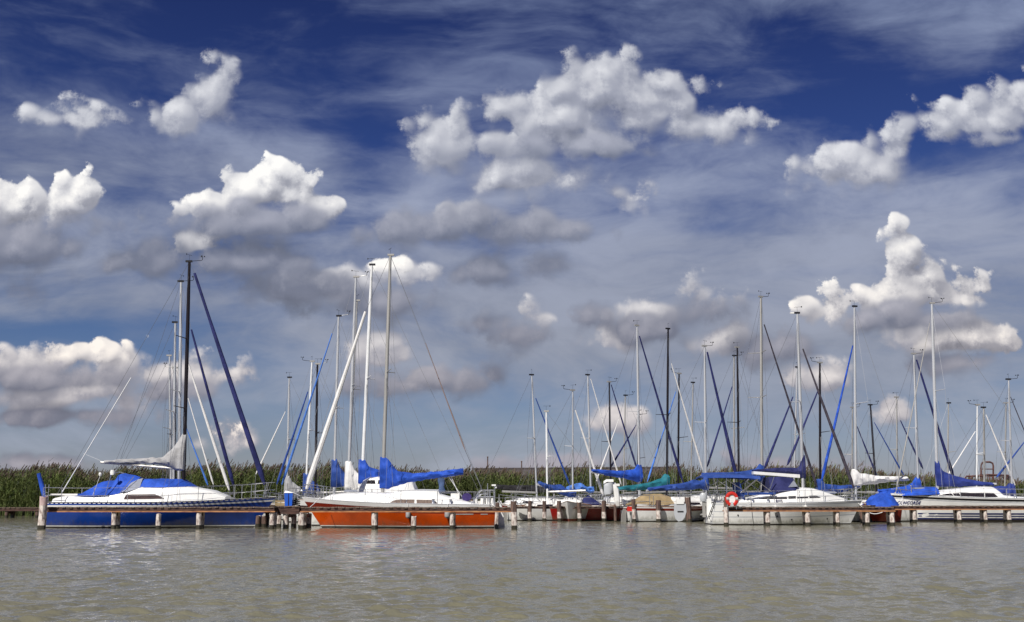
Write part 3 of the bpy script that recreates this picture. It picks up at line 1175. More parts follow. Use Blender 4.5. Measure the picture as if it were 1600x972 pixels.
def build_house():
    D = 96
    a, r = P(747, 735, D), P(980, 741, D)
    t = thing("boathouse", "long low building with dark grey gable roof rising behind the reeds", "building", (a.x, D, 0), math.radians(-16))
    Lh = 16.5
    zr, ze, hw = a.z, a.z - 1.55, 2.7
    mb = MB()
    mb.add([(0, -hw, .2), (Lh, -hw, .2), (Lh, hw, .2), (0, hw, .2), (0, -hw, ze + .1), (Lh, -hw, ze + .1), (Lh, hw, ze + .1), (0, hw, ze + .1), (0, 0, zr - .08), (Lh, 0, zr - .08)],
           [(0, 1, 5, 4), (2, 3, 7, 6), (0, 4, 8, 7, 3), (1, 2, 6, 9, 5)])
    mb.build("wall", "wallwood", t)
    for sg in (1, -1):
        mb = MB()
        e = (hw + .5) * sg
        zl = ze - .22
        mb.add([(-.5, 0, zr), (Lh + .5, 0, zr), (Lh + .5, e, zl), (-.5, e, zl), (-.5, 0, zr + .12), (Lh + .5, 0, zr + .12), (Lh + .5, e, zl + .12), (-.5, e, zl + .12)],
               [(0, 1, 2, 3), (4, 7, 6, 5), (0, 4, 5, 1), (1, 5, 6, 2), (2, 6, 7, 3), (3, 7, 4, 0)])
        mb.build("roof", "roof", t)
    mb = MB()
    mb.box(-.52, Lh + .52, -.12, .12, zr + .10, zr + .2)
    mb.build("ridge_cap", "roof", t)
    for i, (px, py, lab) in enumerate(((762, 715, "thin dark pole standing beyond the gable end of the boathouse"), (815, 722, "thin dark pole behind the middle of the boathouse roof"))):
        q = P(px, py, 104)
        u = thing("pole", lab, "pole", (q.x, 104, .2), 0, "thin poles behind the boathouse")
        mb = MB()
        mb.tube([(0, 0, 0), (0, 0, q.z - .2)], [.09, .05], 6)
        mb.build("shaft", "piledark", u)
        mb = MB()
        mb.box(-.07, .07, -.07, .07, q.z - .2, q.z - .1)
        mb.build("pole_cap", "piledark", u)


build_house()


def build_stair():
    """rusty landing stair with hooped rail on the far bank, right"""
    D = 80
    o = P(1540, 757, D)
    t = thing("steel_landing", "rusty steel landing with hooped ladder and handrails beyond the white sloop", "landing", (o.x, D, 0))

    def q(px, py, y=0.0):
        w = P(px, py, D)
        return Vector((w.x - o.x, y, w.z))
    mb = MB()
    for y in (-.5, .5):
        for px in (1514, 1532, 1552, 1572):
            b_ = q(px, 772, y)
            mb.tube([(b_.x, y, .1), q(px, 754, y)], .05, 6)
    mb.build("post", "rust", t)
    mb = MB()
    a, c = q(1511, 752), q(1574, 757)
    mb.box(a.x, c.x, -.6, .6, c.z, c.z + .12)
    mb.build("platform", "rust", t)
    for y in (-.55, .55):
        mb = MB()
        mb.tube([q(1511, 750, y), q(1515, 744, y), q(1530, 744, y), q(1537, 742, y), q(1570, 743, y), q(1580, 754, y)], .06, 6)
        mb.tube([q(1520, 750, y), q(1572, 751, y)], .035, 6)
        for px in (1520, 1530, 1541, 1556, 1568):
            mb.tube([q(px, 743.5, y), q(px, 757, y)], .03, 5)
        mb.build("handrail", "rust", t)
    mb = MB()
    mb.tube([q(1533, 757), q(1533, 727), q(1535, 723), q(1539, 722), q(1547, 722), q(1551, 724), q(1552, 728), q(1552, 757)], .065, 6)
    mb.tube([q(1533, 733), q(1552, 733)], .035, 6)
    mb.tube([q(1533, 745), q(1552, 745)], .035, 6)
    mb.build("ladder_hoop", "rust", t)
    mb = MB()
    mb.add([q(1572, 744, -.5), q(1580, 755, -.5), q(1580, 755, .5), q(1572, 744, .5), q(1572, 748, -.5), q(1580, 759, -.5), q(1580, 759, .5), q(1572, 748, .5)],
           [(0, 1, 2, 3), (4, 7, 6, 5), (0, 4, 5, 1), (1, 5, 6, 2), (2, 6, 7, 3), (3, 7, 4, 0)])
    mb.build("ramp_plate", "rust", t)


build_stair()


# ------------------------------------------------------------------ piers
def pile_mesh(name, h, r, top="pile", body="pile", foot="pilewet", foot_h=.16, cap=0.0, seed=0, parent=None, loc=None):
    mb = MB()
    zs = [-.8, foot_h, foot_h + .001] + [lerp(foot_h, h - cap, t) for t in (.3, .6, 1.0)] + ([h - cap + .001, h] if cap else [h])
    if not cap:
        zs[-1] = h
        zs = zs[:-1]
    rings = []
    for i, z in enumerate(zs):
        ring = []
        for j in range(10):
            a = 2 * math.pi * j / 10
            rr = r * (1 + .10 * mnoise.noise((math.cos(a) * 1.3 + seed, math.sin(a) * 1.3, z * 1.6)))
            ring.append((rr * math.cos(a) + .02 * math.sin(z * 2 + seed), rr * math.sin(a), z + (.02 * math.sin(a * 2 + seed) if i == len(zs) - 1 else 0)))
        rings.append(ring)
    n = len(rings)
    vs = [p for q in rings for p in q]
    for i in range(n - 1):
        zc = (zs[i] + zs[i + 1]) / 2
        m = 2 if zc < foot_h else (0 if (cap and zc > h - cap) else 1)
        mb.add([p for q in rings[i:i + 2] for p in q], [(j, (j + 1) % 10, 10 + (j + 1) % 10, 10 + j) for j in range(10)], m)
    mb.add(rings[-1], [tuple(range(10))], 0)
    return mb.build(name, [top, body, foot], parent, smooth=True, loc=loc)


def pier(label, x0, x1, y, w, ztop, piles, rz=0.0, lit=True, fascia=.105, pile_mat="pile", pile_h=None, group="wooden piers", rpile=.105, beam2=.05):
    """a timber pier; local x runs along it from (x0, y); piles are local x of its front row"""
    t = thing("pier", label, "pier", (x0, y, 0), rz, group)
    Lp = x1 - x0
    mb = MB()
    x = 0.0
    i = 0
    while x < Lp - .05:
        ww = min(.145 + .012 * math.sin(i * 2.7), Lp - x)
        dz = .008 * math.sin(i * 5.1)
        e = .025 * math.sin(i * 3.3)
        mb.box(x, x + ww - .012, -.03 + e, w + .03 + e, ztop - .045 + dz, ztop + dz)
        x += ww
        i += 1
    tag(mb.build("deck_planks", "woodtop", t), kind="stuff")
    for yy, nm in ((0.0, "fascia_board"), (w - .06, "fascia_board")):
        mb = MB()
        mb.box(0.02, Lp - .02, yy, yy + .06, ztop - .05 - fascia, ztop - .052)
        mb.build(nm, "wooddark", t)
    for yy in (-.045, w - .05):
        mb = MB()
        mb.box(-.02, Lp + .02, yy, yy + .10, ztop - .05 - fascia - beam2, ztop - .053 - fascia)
        mb.build("beam", "woodlit" if lit else "wooddark", t)  # lit beams are painted sunlit orange, the rest share the dark fascia colour
    zt = ztop - .06 - fascia - beam2
    me = {}
    for i, px in enumerate(piles):
        for k_, yy in ((0, .10), (1, w - .1)):
            pile_mesh("pile", pile_h or zt, rpile * (1 + .12 * math.sin(i * 2.1 + k_)), body=pile_mat, top=pile_mat, seed=i * 1.9 + k_ + y, parent=t, loc=(px, yy, 0))
            if k_ == 0:
                continue
        mb = MB()
        mb.box(px - .05, px + .05, .02, w - .02, zt - .14, zt - .005)
        mb.build("cross_beam", "wooddark", t)
    return t


def X(px, D, py=800):
    return P(px, py, D).x


D1 = 45.3
pier("long wooden finger pier in front of the blue sailboat", X(68, D1), X(429, D1), D1, .62, .87, [X(p, D1) - X(68, D1) for p in (177, 311, 425)])
D2 = 44.9
pier("long wooden finger pier in front of the orange sailboat", X(470, D2), X(803, D2), D2, .62, .87, [X(p, D2) - X(470, D2) for p in (471, 585, 707)])
pier("short link of deck with dark edge between the blue and the orange sailboat", X(432, 45.9), X(468, 45.9), 45.9, 2.0, .90, [.35, 1.0], lit=False, fascia=.22)
# the main jetty runs away to the left from that link
q0 = P(441, 800, 48.5)
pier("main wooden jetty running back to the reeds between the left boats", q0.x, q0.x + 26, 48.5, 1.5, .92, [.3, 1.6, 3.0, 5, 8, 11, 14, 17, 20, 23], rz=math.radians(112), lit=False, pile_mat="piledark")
D3 = 49.9
pier("wooden finger pier in front of the white motor sailer", X(1134, D3), X(1398, D3), D3, .62, .83, [X(p, D3) - X(1134, D3) for p in (1200, 1262, 1310, 1356, 1394)])
D4 = 55.6
pier("wooden finger pier in front of the white sloop at the right edge", X(1399, D4), X(1720, D4), D4, .62, .83, [X(p, D4) - X(1399, D4) for p in (1430, 1499, 1541, 1578, 1640, 1700)])
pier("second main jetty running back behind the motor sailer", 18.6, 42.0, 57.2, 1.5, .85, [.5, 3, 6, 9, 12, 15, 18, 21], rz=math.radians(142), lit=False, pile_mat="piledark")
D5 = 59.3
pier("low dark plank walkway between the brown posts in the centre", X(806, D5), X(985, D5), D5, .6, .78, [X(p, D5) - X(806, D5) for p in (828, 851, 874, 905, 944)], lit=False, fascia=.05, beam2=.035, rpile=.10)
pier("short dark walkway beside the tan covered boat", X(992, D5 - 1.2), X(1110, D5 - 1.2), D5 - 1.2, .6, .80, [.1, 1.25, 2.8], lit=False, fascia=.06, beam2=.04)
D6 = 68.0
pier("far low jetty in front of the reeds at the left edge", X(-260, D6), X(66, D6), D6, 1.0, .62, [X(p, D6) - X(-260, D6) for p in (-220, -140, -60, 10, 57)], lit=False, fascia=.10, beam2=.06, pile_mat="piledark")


def mooring(px, py_top, D, label, r=.10, **kw):
    w = P(px, py_top, D)
    t = pile_mesh("mooring_post", w.z, r, seed=px * .37, loc=(w.x, D, 0), **kw)
    return tag(t, label, "post", "mooring posts")


mooring(68, 776, 44.9, "tall pale pink post at the stern of the blue sailboat", r=.155, top="pilepink", body="pile", cap=.34)
mooring(249, 803, 44.6, "short pale post under the middle of the blue sailboat's pier")
mooring(646, 807, 44.2, "short pale post under the middle of the orange sailboat's pier")
mooring(803, 783, 44.7, "tall post with brown top at the end of the orange sailboat's pier", r=.12, top="piledark", cap=.42)
mooring(777, 786, 46.2, "thin grey post right behind the orange sailboat's stern", r=.085, top="piledark", cap=.25)
mooring(1134, 776, 49.6, "brown topped post carrying the life ring by the motor sailer", r=.11, top="piledark", cap=.45)
for px, py, lab, r in ((828, 783, "brown topped post nearest the orange sailboat's pier end", .10), (850, 783, "brown topped post beside the dark red hull", .10), (874, 783, "brown topped post just left of the white bow", .11),
                       (905, 785, "brown topped post just right of the white bow", .11), (944, 783, "tall banded post right of the white covered dinghy", .12)):
    mooring(px, py, D5 - .3, lab, r=r, top="piledark", cap=.55)
for px, py, lab, r, cp in ((990, 780, "post with brown top next to the red outboard fuel tank", .10, .5), (1029, 782, "post with brown top in front of the dark red dinghy", .13, .5), (1075, 777, "dark brown post beside the big grey rudder", .15, 1.2)):
    mooring(px, py, D5 - 1.9, lab, r=r, top="piledark", cap=cp, body="pile" if cp < 1 else "piledark")
for px, lab in ((404, "leftmost slanting stub of old pile under the blue bow"), (412, "second stub of old pile under the blue bow"), (437, "greenish pile stub left of three under the deck link"), (448, "middle pile stub of three under the deck link"), (459, "right pile stub of three under the deck link")):
    mooring(px, 806, 47.4, lab, r=.10, top="pile", body="pile" if px > 415 else "piledark")


# ------------------------------------------------------------------ boats of the front row
def blue_boat():
    b = Boat("sailboat", "blue hulled sailboat with black mast, grey mainsail cover and blue cockpit tent", "sailboat", 284, 47.75, True, 0, GROUP)
    pz = b.pxz
    xs, xb = pz(78, 786)[0], pz(431, 778)[0]
    hull(b, xs, xb, pz(75, 822)[0], pz(396, 822)[0], 1.02, 1.02, 1.24, 2.9, [(.03, "white"), (.095, "bluestripe"), (.165, "white")], mid="bluehull", boot=("boot", .105, .06), tr=.7, toe="black")
    mb = MB()   # black scuppers along the rail give it the dashed look
    for sg in (1, -1):
        for i in range(44):
            x = lerp(xs + .2, xb - .6, i / 43)
            y = b.edge(x) * sg * 1.002
            mb.box(x, x + .08, y - .014, y + .014, b.sheer(x) - .03, b.sheer(x) + .012)
    mb.build("rail_slots", "navyhull", b.root)
    prof = [pz(*p) for p in ((94, 779), (110, 775.5), (150, 774), (205, 769), (232, 760.5), (300, 761.5), (335, 767.5), (357, 776.5))]
    cb, side = cabin(b, prof, 1.05, mat_="white", inset=.93)
    poly = [pz(*p) for p in ((206.5, 780.0), (268.5, 779.0), (262, 775.5), (254, 772.2), (209, 772.5))]
    side_panel(b, poly, side, "window", "glassbrown", cb)
    railing(b, pz(112, 780)[0], pz(372, 780)[0], 6, h=.62)
    m = mast(b, (296, 409), b.sheer(0) + .35, "blackmast", r=.082, spread=(.36, .66), arm=1, gear=1)
    tip = pz(162, 721.5)
    zb = pz(284, 733)[1]
    boom(b, zb, tip[0] - .12, tip[1] - .02, "alugrey")
    S = [(288.5, 738, 676), (283, 738, 676), (276, 735, 690), (268, 731, 701), (260, 728, 708), (254, 726, 714.5), (240, 725.5, 715), (200, 724.5, 717.5), (163, 724.5, 719.5)]
    sail_cover(b, [(pz(a, c)[0], pz(a, c)[1], pz(a, d)[1]) for a, c, d in S], "fabgrey", w0=.14, w1=.19, wr=.06)
    furled(b, (304, 427), (413.5, 757), "fabnavy_jib", .125)
    tw = MB()
    a1, a2 = b.L(130.5, 708.5), b.L(161, 721.5)
    tw.tube([a1, a2], .007, 3)
    tw.build("topping_lift", "wire", b.root)
    # folded blue tent over the cockpit, sprayhood with clear window, sail bag on the foredeck
    T = [(126, 775.5, 774.5, .8), (140, 775, 765, .95), (159, 775, 752.6, 1.05), (181, 774, 750.5, 1.05), (185, 773, 742, 1.0), (192.6, 773, 738.7, .95), (205, 768, 742, .95), (219, 761, 745.5, .8)]
    tarp(b, [(pz(a, 775)[0], pz(a, c)[1], pz(a, d)[1], e) for a, c, d, e in T], "fabblue")
    T = [(203, 769, 763, 1.0), (212, 768, 754, 1.0), (222, 765, 748.5, .95), (229, 762, 747.5, .9)]
    tarp(b, [(pz(a, 770)[0], pz(a, c)[1], pz(a, d)[1], e) for a, c, d, e in T], "vinyl", name="windscreen", ridge=.6)
    T = [(227, 762, 749.5, .9), (248, 762, 748, .95), (264, 762, 748.5, .95), (286, 762, 749, .8), (298, 762.5, 756, .6), (312, 764.5, 763.5, .4)]
    tarp(b, [(pz(a, 764)[0], pz(a, c)[1], pz(a, d)[1], e) for a, c, d, e in T], "fabblue", name="deck_cover", ridge=.5)
    mb = MB()
    for sg in (1, -1):
        mb.tube([Vector((pz(178, 782)[0], 1.2 * sg, pz(178, 782)[1])), Vector((pz(186, 740)[0], .9 * sg, pz(186, 740)[1])), Vector((pz(187, 737)[0], 0, pz(187, 737.5)[1]))], .018, 5)
        mb.tube([Vector((pz(202, 770)[0], 1.1 * sg, pz(202, 770)[1])), Vector((pz(219, 745)[0], .8 * sg, pz(219, 745)[1]))], .018, 5)
    mb.build("tent_hoop", "steel", b.root)
    x, z = pz(188, 739)
    mb = MB()
    mb.loft([[(x + .10 * math.cos(a) * r, -.95 + .06 * math.sin(a), zz) for a in (2 * math.pi * j / 10 for j in range(10))] for zz, r in ((z - .10, .8), (z, 1), (z + .10, .7))])
    mb.build("lamp_buoy", "white", b.root, smooth=True)
    x, z = pz(172, 742)
    mb = MB()
    mb.tube([(x - .25, -1.15, z - .85), (x, -1.15, z - .08)], .012, 4)
    mb.loft([[(x + .07 * math.cos(a) * r, -1.15 + .07 * math.sin(a) * r, z + q) for a in (2 * math.pi * j / 8 for j in range(8))] for q, r in ((-.08, .6), (0, 1), (.08, .6))])
    mb.build("marker_buoy", "white", b.root)
    # rolled blue ensign and small ladder at the stern
    mb = MB()
    a, c = pz(66.5, 740), pz(77, 783)
    mb.tube([(a[0], -.4, a[1]), (lerp(a[0], c[0], .5), -.4, lerp(a[1], c[1], .5) + .02), (c[0], -.4, c[1])], [.08, .10, .085], 8)
    mb.build("rolled_flag", "fabblue", b.root, smooth=True)
    mb = MB()
    a = pz(82, 757)
    for y in (-.1, -.45):
        mb.tube([(xs - .05, y, .55), (xs - .05, y, a[1])], .016, 5)
    for z in (.7, .95, 1.2, 1.45):
        mb.tube([(xs - .05, -.1, z), (xs - .05, -.45, z)], .013, 5)
    mb.build("stern_ladder", "steel", b.root)
    mb = MB()
    x0, x1 = pz(86, 774)[0], pz(128, 774)[0]
    mb.box(x0, x1, -.5, .5, pz(100, 774)[1], pz(100, 771.5)[1])
    mb.build("stern_seat", "deckwhite", b.root)
    sb = MB()
    sb.tube([b.L(205, 590), b.L(97, 769)], .020, 5)
    sb.build("backstay_tube", "aluwhite", b.root)


FN = dict(FAB)
M["fabnavy_jib"] = mat("navy_blue_sail_strip", (.011, .016, .115), var=.4, **FN)
blue_boat()


def orange_boat():
    b = Boat("sailboat", "orange hulled sailboat with silver mast, bright blue boom cover and white furled genoa", "sailboat", 597, 47.5, False, 0, GROUP)
    pz = b.pxz
    xs, xb = pz(776, 792)[0], pz(472, 780.5)[0]
    hull(b, xs, xb, pz(772, 822)[0], pz(503, 822)[0], .92, .98, 1.22, 2.8, [(.15, "white"), (.37, "redband")], mid="orange", boot=("boot", .10, .065), tr=.62, toe="alu")
    prof = [pz(*p) for p in ((746, 788), (720, 781.5), (700, 776.5), (686, 772.5), (660, 770.5), (612, 771.5), (575, 771), (545, 771), (520, 774), (505, 779))]
    cb, side = cabin(b, prof, 1.0, mat_="white", inset=.93)
    prof2 = [pz(*p) for p in ((689, 771.5), (686, 766), (660, 765.5), (640, 766.5), (622, 768.2), (610, 771))]
    mb = MB()
    rg = []
    for x, z in prof2[::-1]:
        rg.append([(x, -.78, z - .25), (x, -.70, z - .03), (x, 0, z + .03), (x, .70, z - .03), (x, .78, z - .25)])
    mb.loft(rg)
    mb.build("doghouse_roof", "white", cb, smooth=True)
    W = [((613.5, 785.2), (617.5, 782.5), (624, 780.6), (638, 780.4), (638, 786)), ((639, 786), (639, 780.4), (650.5, 780.4), (650.5, 786.4)), ((654, 786.6), (654, 780.6), (676, 781.2), (683, 783.5), (688.5, 788.4), (670, 787.6))]
    for w in W:
        side_panel(b, [pz(*p) for p in w], side, "window", "curtain", cb)
    railing(b, pz(742, 790)[0], pz(520, 784)[0], 5, h=.55, push=False, lines=1)
    mast(b, (610, 399), b.sheer(0) + .42, "alugrey", r=.078, spread=(.5,), arm=0, gear=2, back=b.L(757, 774))
    e = pz(722, 736)
    zb = pz(600, 752)[1]
    boom(b, zb, e[0] - .05, e[1] - .05)
    S = [(593, 764, 714), (600, 765, 714), (606, 764, 717), (613, 762, 727), (620, 760, 735), (632, 756, 738.5), (645, 752.5, 739.5), (665, 749, 738.5), (690, 746, 736), (710, 743.5, 733), (724, 741.5, 731.8)]
    sail_cover(b, [(pz(a, c)[0], pz(a, c)[1], pz(a, d)[1]) for a, c, d in S], "fabblue", w0=.13, w1=.19, wr=.055)
    furled(b, (571, 487), (479, 764), "fabwhite", .125)
    sb = MB()   # wrapped backstay in the colours of an old strop
    furled(b, b.L(665, 536), b.L(727, 704), "jibred", .030, name="wrapped_backstay", below=b.L(757, 774))
    mb = MB()
    a = b.L(705, 745)
    for dx, q in ((0, (721, 782)), (.1, (723, 778))):
        mb.tube([a + Vector((dx, 0, 0)), b.L(*q)], .012, 4)
    mb.build("mainsheet", "aluwhite", b.root)
    # purple rolled cushion, locker, and the many steel tubes of the stern rail
    mb = MB()
    x0, z0 = pz(737.5, 783)
    x1, z1 = pz(722, 770.5)
    mb.loft([[(lerp(x0, x1, .5) + (x1 - x0) * .5 * math.cos(a) * (1 if abs(math.cos(a)) < .8 else .95), y, lerp(z0, z1, .5) + (z1 - z0) * .5 * math.sin(a)) for a in (2 * math.pi * j / 12 for j in range(12))] for y in (-.55, .55)])
    mb.build("stern_cushion", "fabpurple", b.root, smooth=True)
    mb = MB()
    x0, z0 = pz(718.5, 779)
    x1, z1 = pz(705, 771)
    mb.box(x0, x1, -.3, .3, z0, z1)
    mb.build("locker", "deckwhite", b.root)
    mb = MB()
    for y in (-.95, .95):
        for A, B_ in (((738, 787), (748, 770)), ((748, 770), (752, 766)), ((752, 766), (772, 766)), ((772, 766), (773, 790)), ((745, 776), (773, 776)), ((758, 766), (756, 788)), ((765, 766), (766, 790)), ((742, 781), (752, 772)), ((752, 772), (763, 772))):
            p, q = pz(*A), pz(*B_)
            mb.tube([(p[0], y, p[1]), (q[0], y, q[1])], .017, 5)
    for A in ((772, 766), (773, 777)):
        p = pz(*A)
        mb.tube([(p[0], -.95, p[1]), (p[0], .95, p[1])], .017, 5)
    mb.build("pushpit", "steel", b.root)
    mb = MB()
    p = pz(761.5, 755)
    mb.tube([(p[0], -.4, b.sheer(p[0])), (p[0], -.4, p[1])], .02, 5)
    p, q = pz(775, 759.5), pz(768.5, 757)
    mb.build("stern_pole", "steel", b.root)
    mb = MB()
    mb.tube([(p[0] + .05, .3, .9), (p[0] + .05, .3, p[1])], .022, 5)
    mb.build("lamp_pole", "steel", b.root)
    mb = MB()
    mb.box(p[0], q[0], .15, .45, p[1], q[1])
    mb.build("stern_lamp", "white", b.root)
    for px in (742, 753, 762, 770):
        x, z = pz(px, 787)
        mb = MB()
        mb.loft([[(x + .10 * r * math.cos(a), -.85 + .1 * r * math.sin(a), zz) for a in (2 * math.pi * j / 8 for j in range(8))] for zz, r in ((z - .2, .8), (z, 1), (z + .22, .8))])
        mb.build("white_canister", "white", b.root, smooth=True)
    rudder(b, .6, "white", wide=.3)
    x, z = pz(755, 803)
    side_panel(b, [pz(*p) for p in ((712, 802.3), (741, 802.3), (741, 803.3), (712, 803.3))], b.side_y, "rubbing_strake", "boot", b.root, proud=.012)
    side_panel(b, [pz(*p) for p in ((752, 802.5), (763, 802.5), (763, 803.4), (752, 803.4))], b.side_y, "rubbing_strake", "boot", b.root, proud=.012)
    # dinghy bow of white hull is another boat; jackets on the rail
    return b


OB = orange_boat()


def motor_sailer():
    D = 52.6
    b = Boat("motor_sailer", "white motor sailer with navy sprayhood, blue bimini and silver mast", "sailboat", 1257, D, True, 1, GROUP)
    pz = b.pxz
    xs, xb = pz(1112, 786)[0], pz(1347, 785)[0]
    hull(b, xs, xb, pz(1107, 818)[0], pz(1328, 818)[0], .98, .98, 1.08, 2.6, [(.05, "white"), (.085, "greyhull"), (.36, "white"), (.40, "greyhull"), (.60, "white"), (.64, "greyhull")], mid="white", boot=("boot", .12, .06), tr=.8, toe="alu")
    prof = [pz(*p) for p in ((1148, 783), (1165, 778), (1185, 773), (1205, 768.2), (1228, 765.5), (1250, 763.2), (1265, 764), (1280, 768), (1300, 774.5), (1322, 781.5))]
    cb, side = cabin(b, prof, 1.0, mat_="white", inset=.9)
    for w in (((1178, 779.5), (1190, 777), (1221, 776), (1221.5, 779.3)), ((1223.5, 779), (1223.5, 775.3), (1235, 774.8), (1235, 778.6)), ((1237, 778.5), (1237, 776.2), (1254.5, 775.6), (1254.5, 778)), ((1256.5, 778), (1256.5, 774.6), (1268, 774.3), (1275, 777.4))):
        side_panel(b, [pz(*p) for p in w], side, "window", "glass", cb)
    railing(b, pz(1160, 780)[0], pz(1318, 780)[0], 5, h=.56)
    mast(b, (1245.8, 489.5), b.sheer(0) + .45, "alu", r=.072, spread=(.5,), arm=0, gear=3)
    hb = MB()   # forward mast arm
    T = b.T
    hb.box(T.x - .34, T.x, T.y - .04, T.y + .04, T.z - .02, T.z + .05)
    hb.build("mast_crane", "white", b.mast)
    e = pz(1178, 741)
    zb = pz(1250, 744)[1]
    boom(b, zb, e[0], e[1], "aluwhite")
    S = [(1259, 748, 711), (1255, 748, 712), (1252, 747, 721), (1249, 746, 729), (1245, 741.5, 731.5), (1235, 740, 730.5), (1215, 738.5, 731), (1190, 736.5, 733), (1175, 735.5, 734.5)]
    sail_cover(b, [(pz(a, c)[0], pz(a, c)[1], pz(a, d)[1]) for a, c, d in S], "fabnavy", w0=.09, w1=.16)
    mb = MB()
    p, q = pz(1176, 739), pz(1248, 745)
    for s in (0,):
        mb.loft([[(p[0], -.2, p[1] - .06), (p[0], .2, p[1] - .06), (p[0], .2, p[1] + .07), (p[0], -.2, p[1] + .07)], [(q[0], -.2, q[1] - .05), (q[0], .2, q[1] - .05), (q[0], .2, q[1] + .10), (q[0], -.2, q[1] + .10)]])
    mb.build("boom_cradle", "white", b.root)
    furled(b, (1254.5, 545), (1334, 762), "jibdark", .085)
    # sprayhood and bimini
    T = [(1152, 779, 773, 1.0), (1165, 777, 760, 1.0), (1180, 774, 748.5, 1.0), (1197, 772, 745.8, 1.0), (1212, 768, 745.5, .95), (1236, 766.5, 746.5, .85), (1246, 766, 765, .7)]
    tarp(b, [(pz(a, 770)[0], pz(a, c)[1], pz(a, d)[1], e) for a, c, d, e in T[3:]], "fabnavy", name="sprayhood", ridge=.5)
    T = [(1224.5, 761.5), (1233, 751), (1239, 760.5)]
    side_panel(b, [pz(*p) for p in T], lambda x, z: .80, "hood_window", "vinyl", b.root, proud=.03)
    mb = MB()
    rg = []
    for px, py in ((1180, 745.5), (1165, 744), (1140, 743), (1118, 743), (1100, 743.5), (1093, 746)):
        x, z = pz(px, py)
        rg.append([(x, -1.05, z - .12), (x, -1.0, z), (x, 0, z + .07), (x, 1.0, z), (x, 1.05, z - .12), (x, .95, z - .06), (x, 0, z + .01), (x, -.95, z - .06)])
    mb.loft(rg)
    mb.build("bimini", "fabmid", b.root, smooth=True)
    for sg in (1, -1):
        mb = MB()
        for A, B_ in (((1128, 780), (1128, 744)), ((1141, 781), (1141, 756)), ((1128, 750), (1160, 770)), ((1150, 770), (1178, 747)), ((1110, 762), (1128, 752)), ((1108, 747), (1118, 780)), ((1172, 750), (1202, 772)), ((1192, 770), (1201, 746))):
            p, q = pz(*A), pz(*B_)
            mb.tube([(p[0], sg * 1.08, p[1]), (q[0], sg * 1.0, q[1])], .018 if A != (1150, 770) else .035, 5)
        mb.build("bimini_frame", "steel", b.root)
    mb = MB()
    for sg in (1, -1):
        p, q = pz(1155, 771.5), pz(1203, 770)
        mb.box(p[0], q[0], sg * 1.06 - .012, sg * 1.06 + .012, p[1] - .05, p[1] + .06)
    mb.build("dodger_cloth", "fabmid", b.root)
    p, q = pz(1148, 757), pz(1156, 781)
    T = pz(1150, 758), pz(1157, 778)
    mb = MB()
    mb.loft([[(x, -.85, z - .1), (x, -.85, z + .1), (x, .85, z + .1), (x, .85, z - .1)] for x, z in (pz(1150, 757), pz(1153, 768), pz(1157, 778))])
    mb.build("hanging_cover", "fabmid", b.root)
    # transom: tall white lifted rudder, ladder, outboard
    mb = MB()
    p, q = pz(1104, 778), pz(1112, 818)
    mb.loft([[(q[0] - .10, -.05, -.15), (q[0] + .02, -.05, -.15), (q[0] + .02, .05, -.15), (q[0] - .10, .05, -.15)], [(p[0] - .02, -.06, .5), (q[0] + .02, -.06, .5), (q[0] + .02, .06, .5), (p[0] - .02, .06, .5)],
             [(p[0], -.06, p[1] - .05), (q[0], -.06, p[1]), (q[0], .06, p[1]), (p[0], .06, p[1] - .05)]])
    mb.build("lifted_rudder", "white", b.root)
    mb = MB()
    for y in (-.55, -.9):
        mb.tube([(xs - .32, y, .25), (xs + .05, y, 1.15), (xs + .2, y, 1.55)], .02, 5)
    for t_ in (.15, .4, .65, .9):
        mb.tube([(lerp(xs - .32, xs + .05, t_), -.55, lerp(.25, 1.15, t_)), (lerp(xs - .32, xs + .05, t_), -.9, lerp(.25, 1.15, t_))], .018, 5)
    mb.build("boarding_ladder", "rubber", b.root)
    outboard(b, xs - .12, .55, 1.0, "greyhull", .9)
    mb = MB()
    for i, px in enumerate((1302, 1318)):
        x, z = pz(px, 779)
        mb.tube([(x, -.2, z - .12), (x, .2, z - .12)], .12, 8)
    mb.build("anchor_winch", "steel", b.root)
    for px, py in ((1154, 805), (1215, 807), (1239, 812), (1300, 811)):
        x, z = pz(px, py, -1.2)
        mb = MB()
        y = -(b.side_y(x, z) + .01)
        mb.tube([(x, y + .04, z), (x, y - .01, z)], .035, 8)
        mb.build("hull_outlet", "black", b.root)
    return b


MS = motor_sailer()


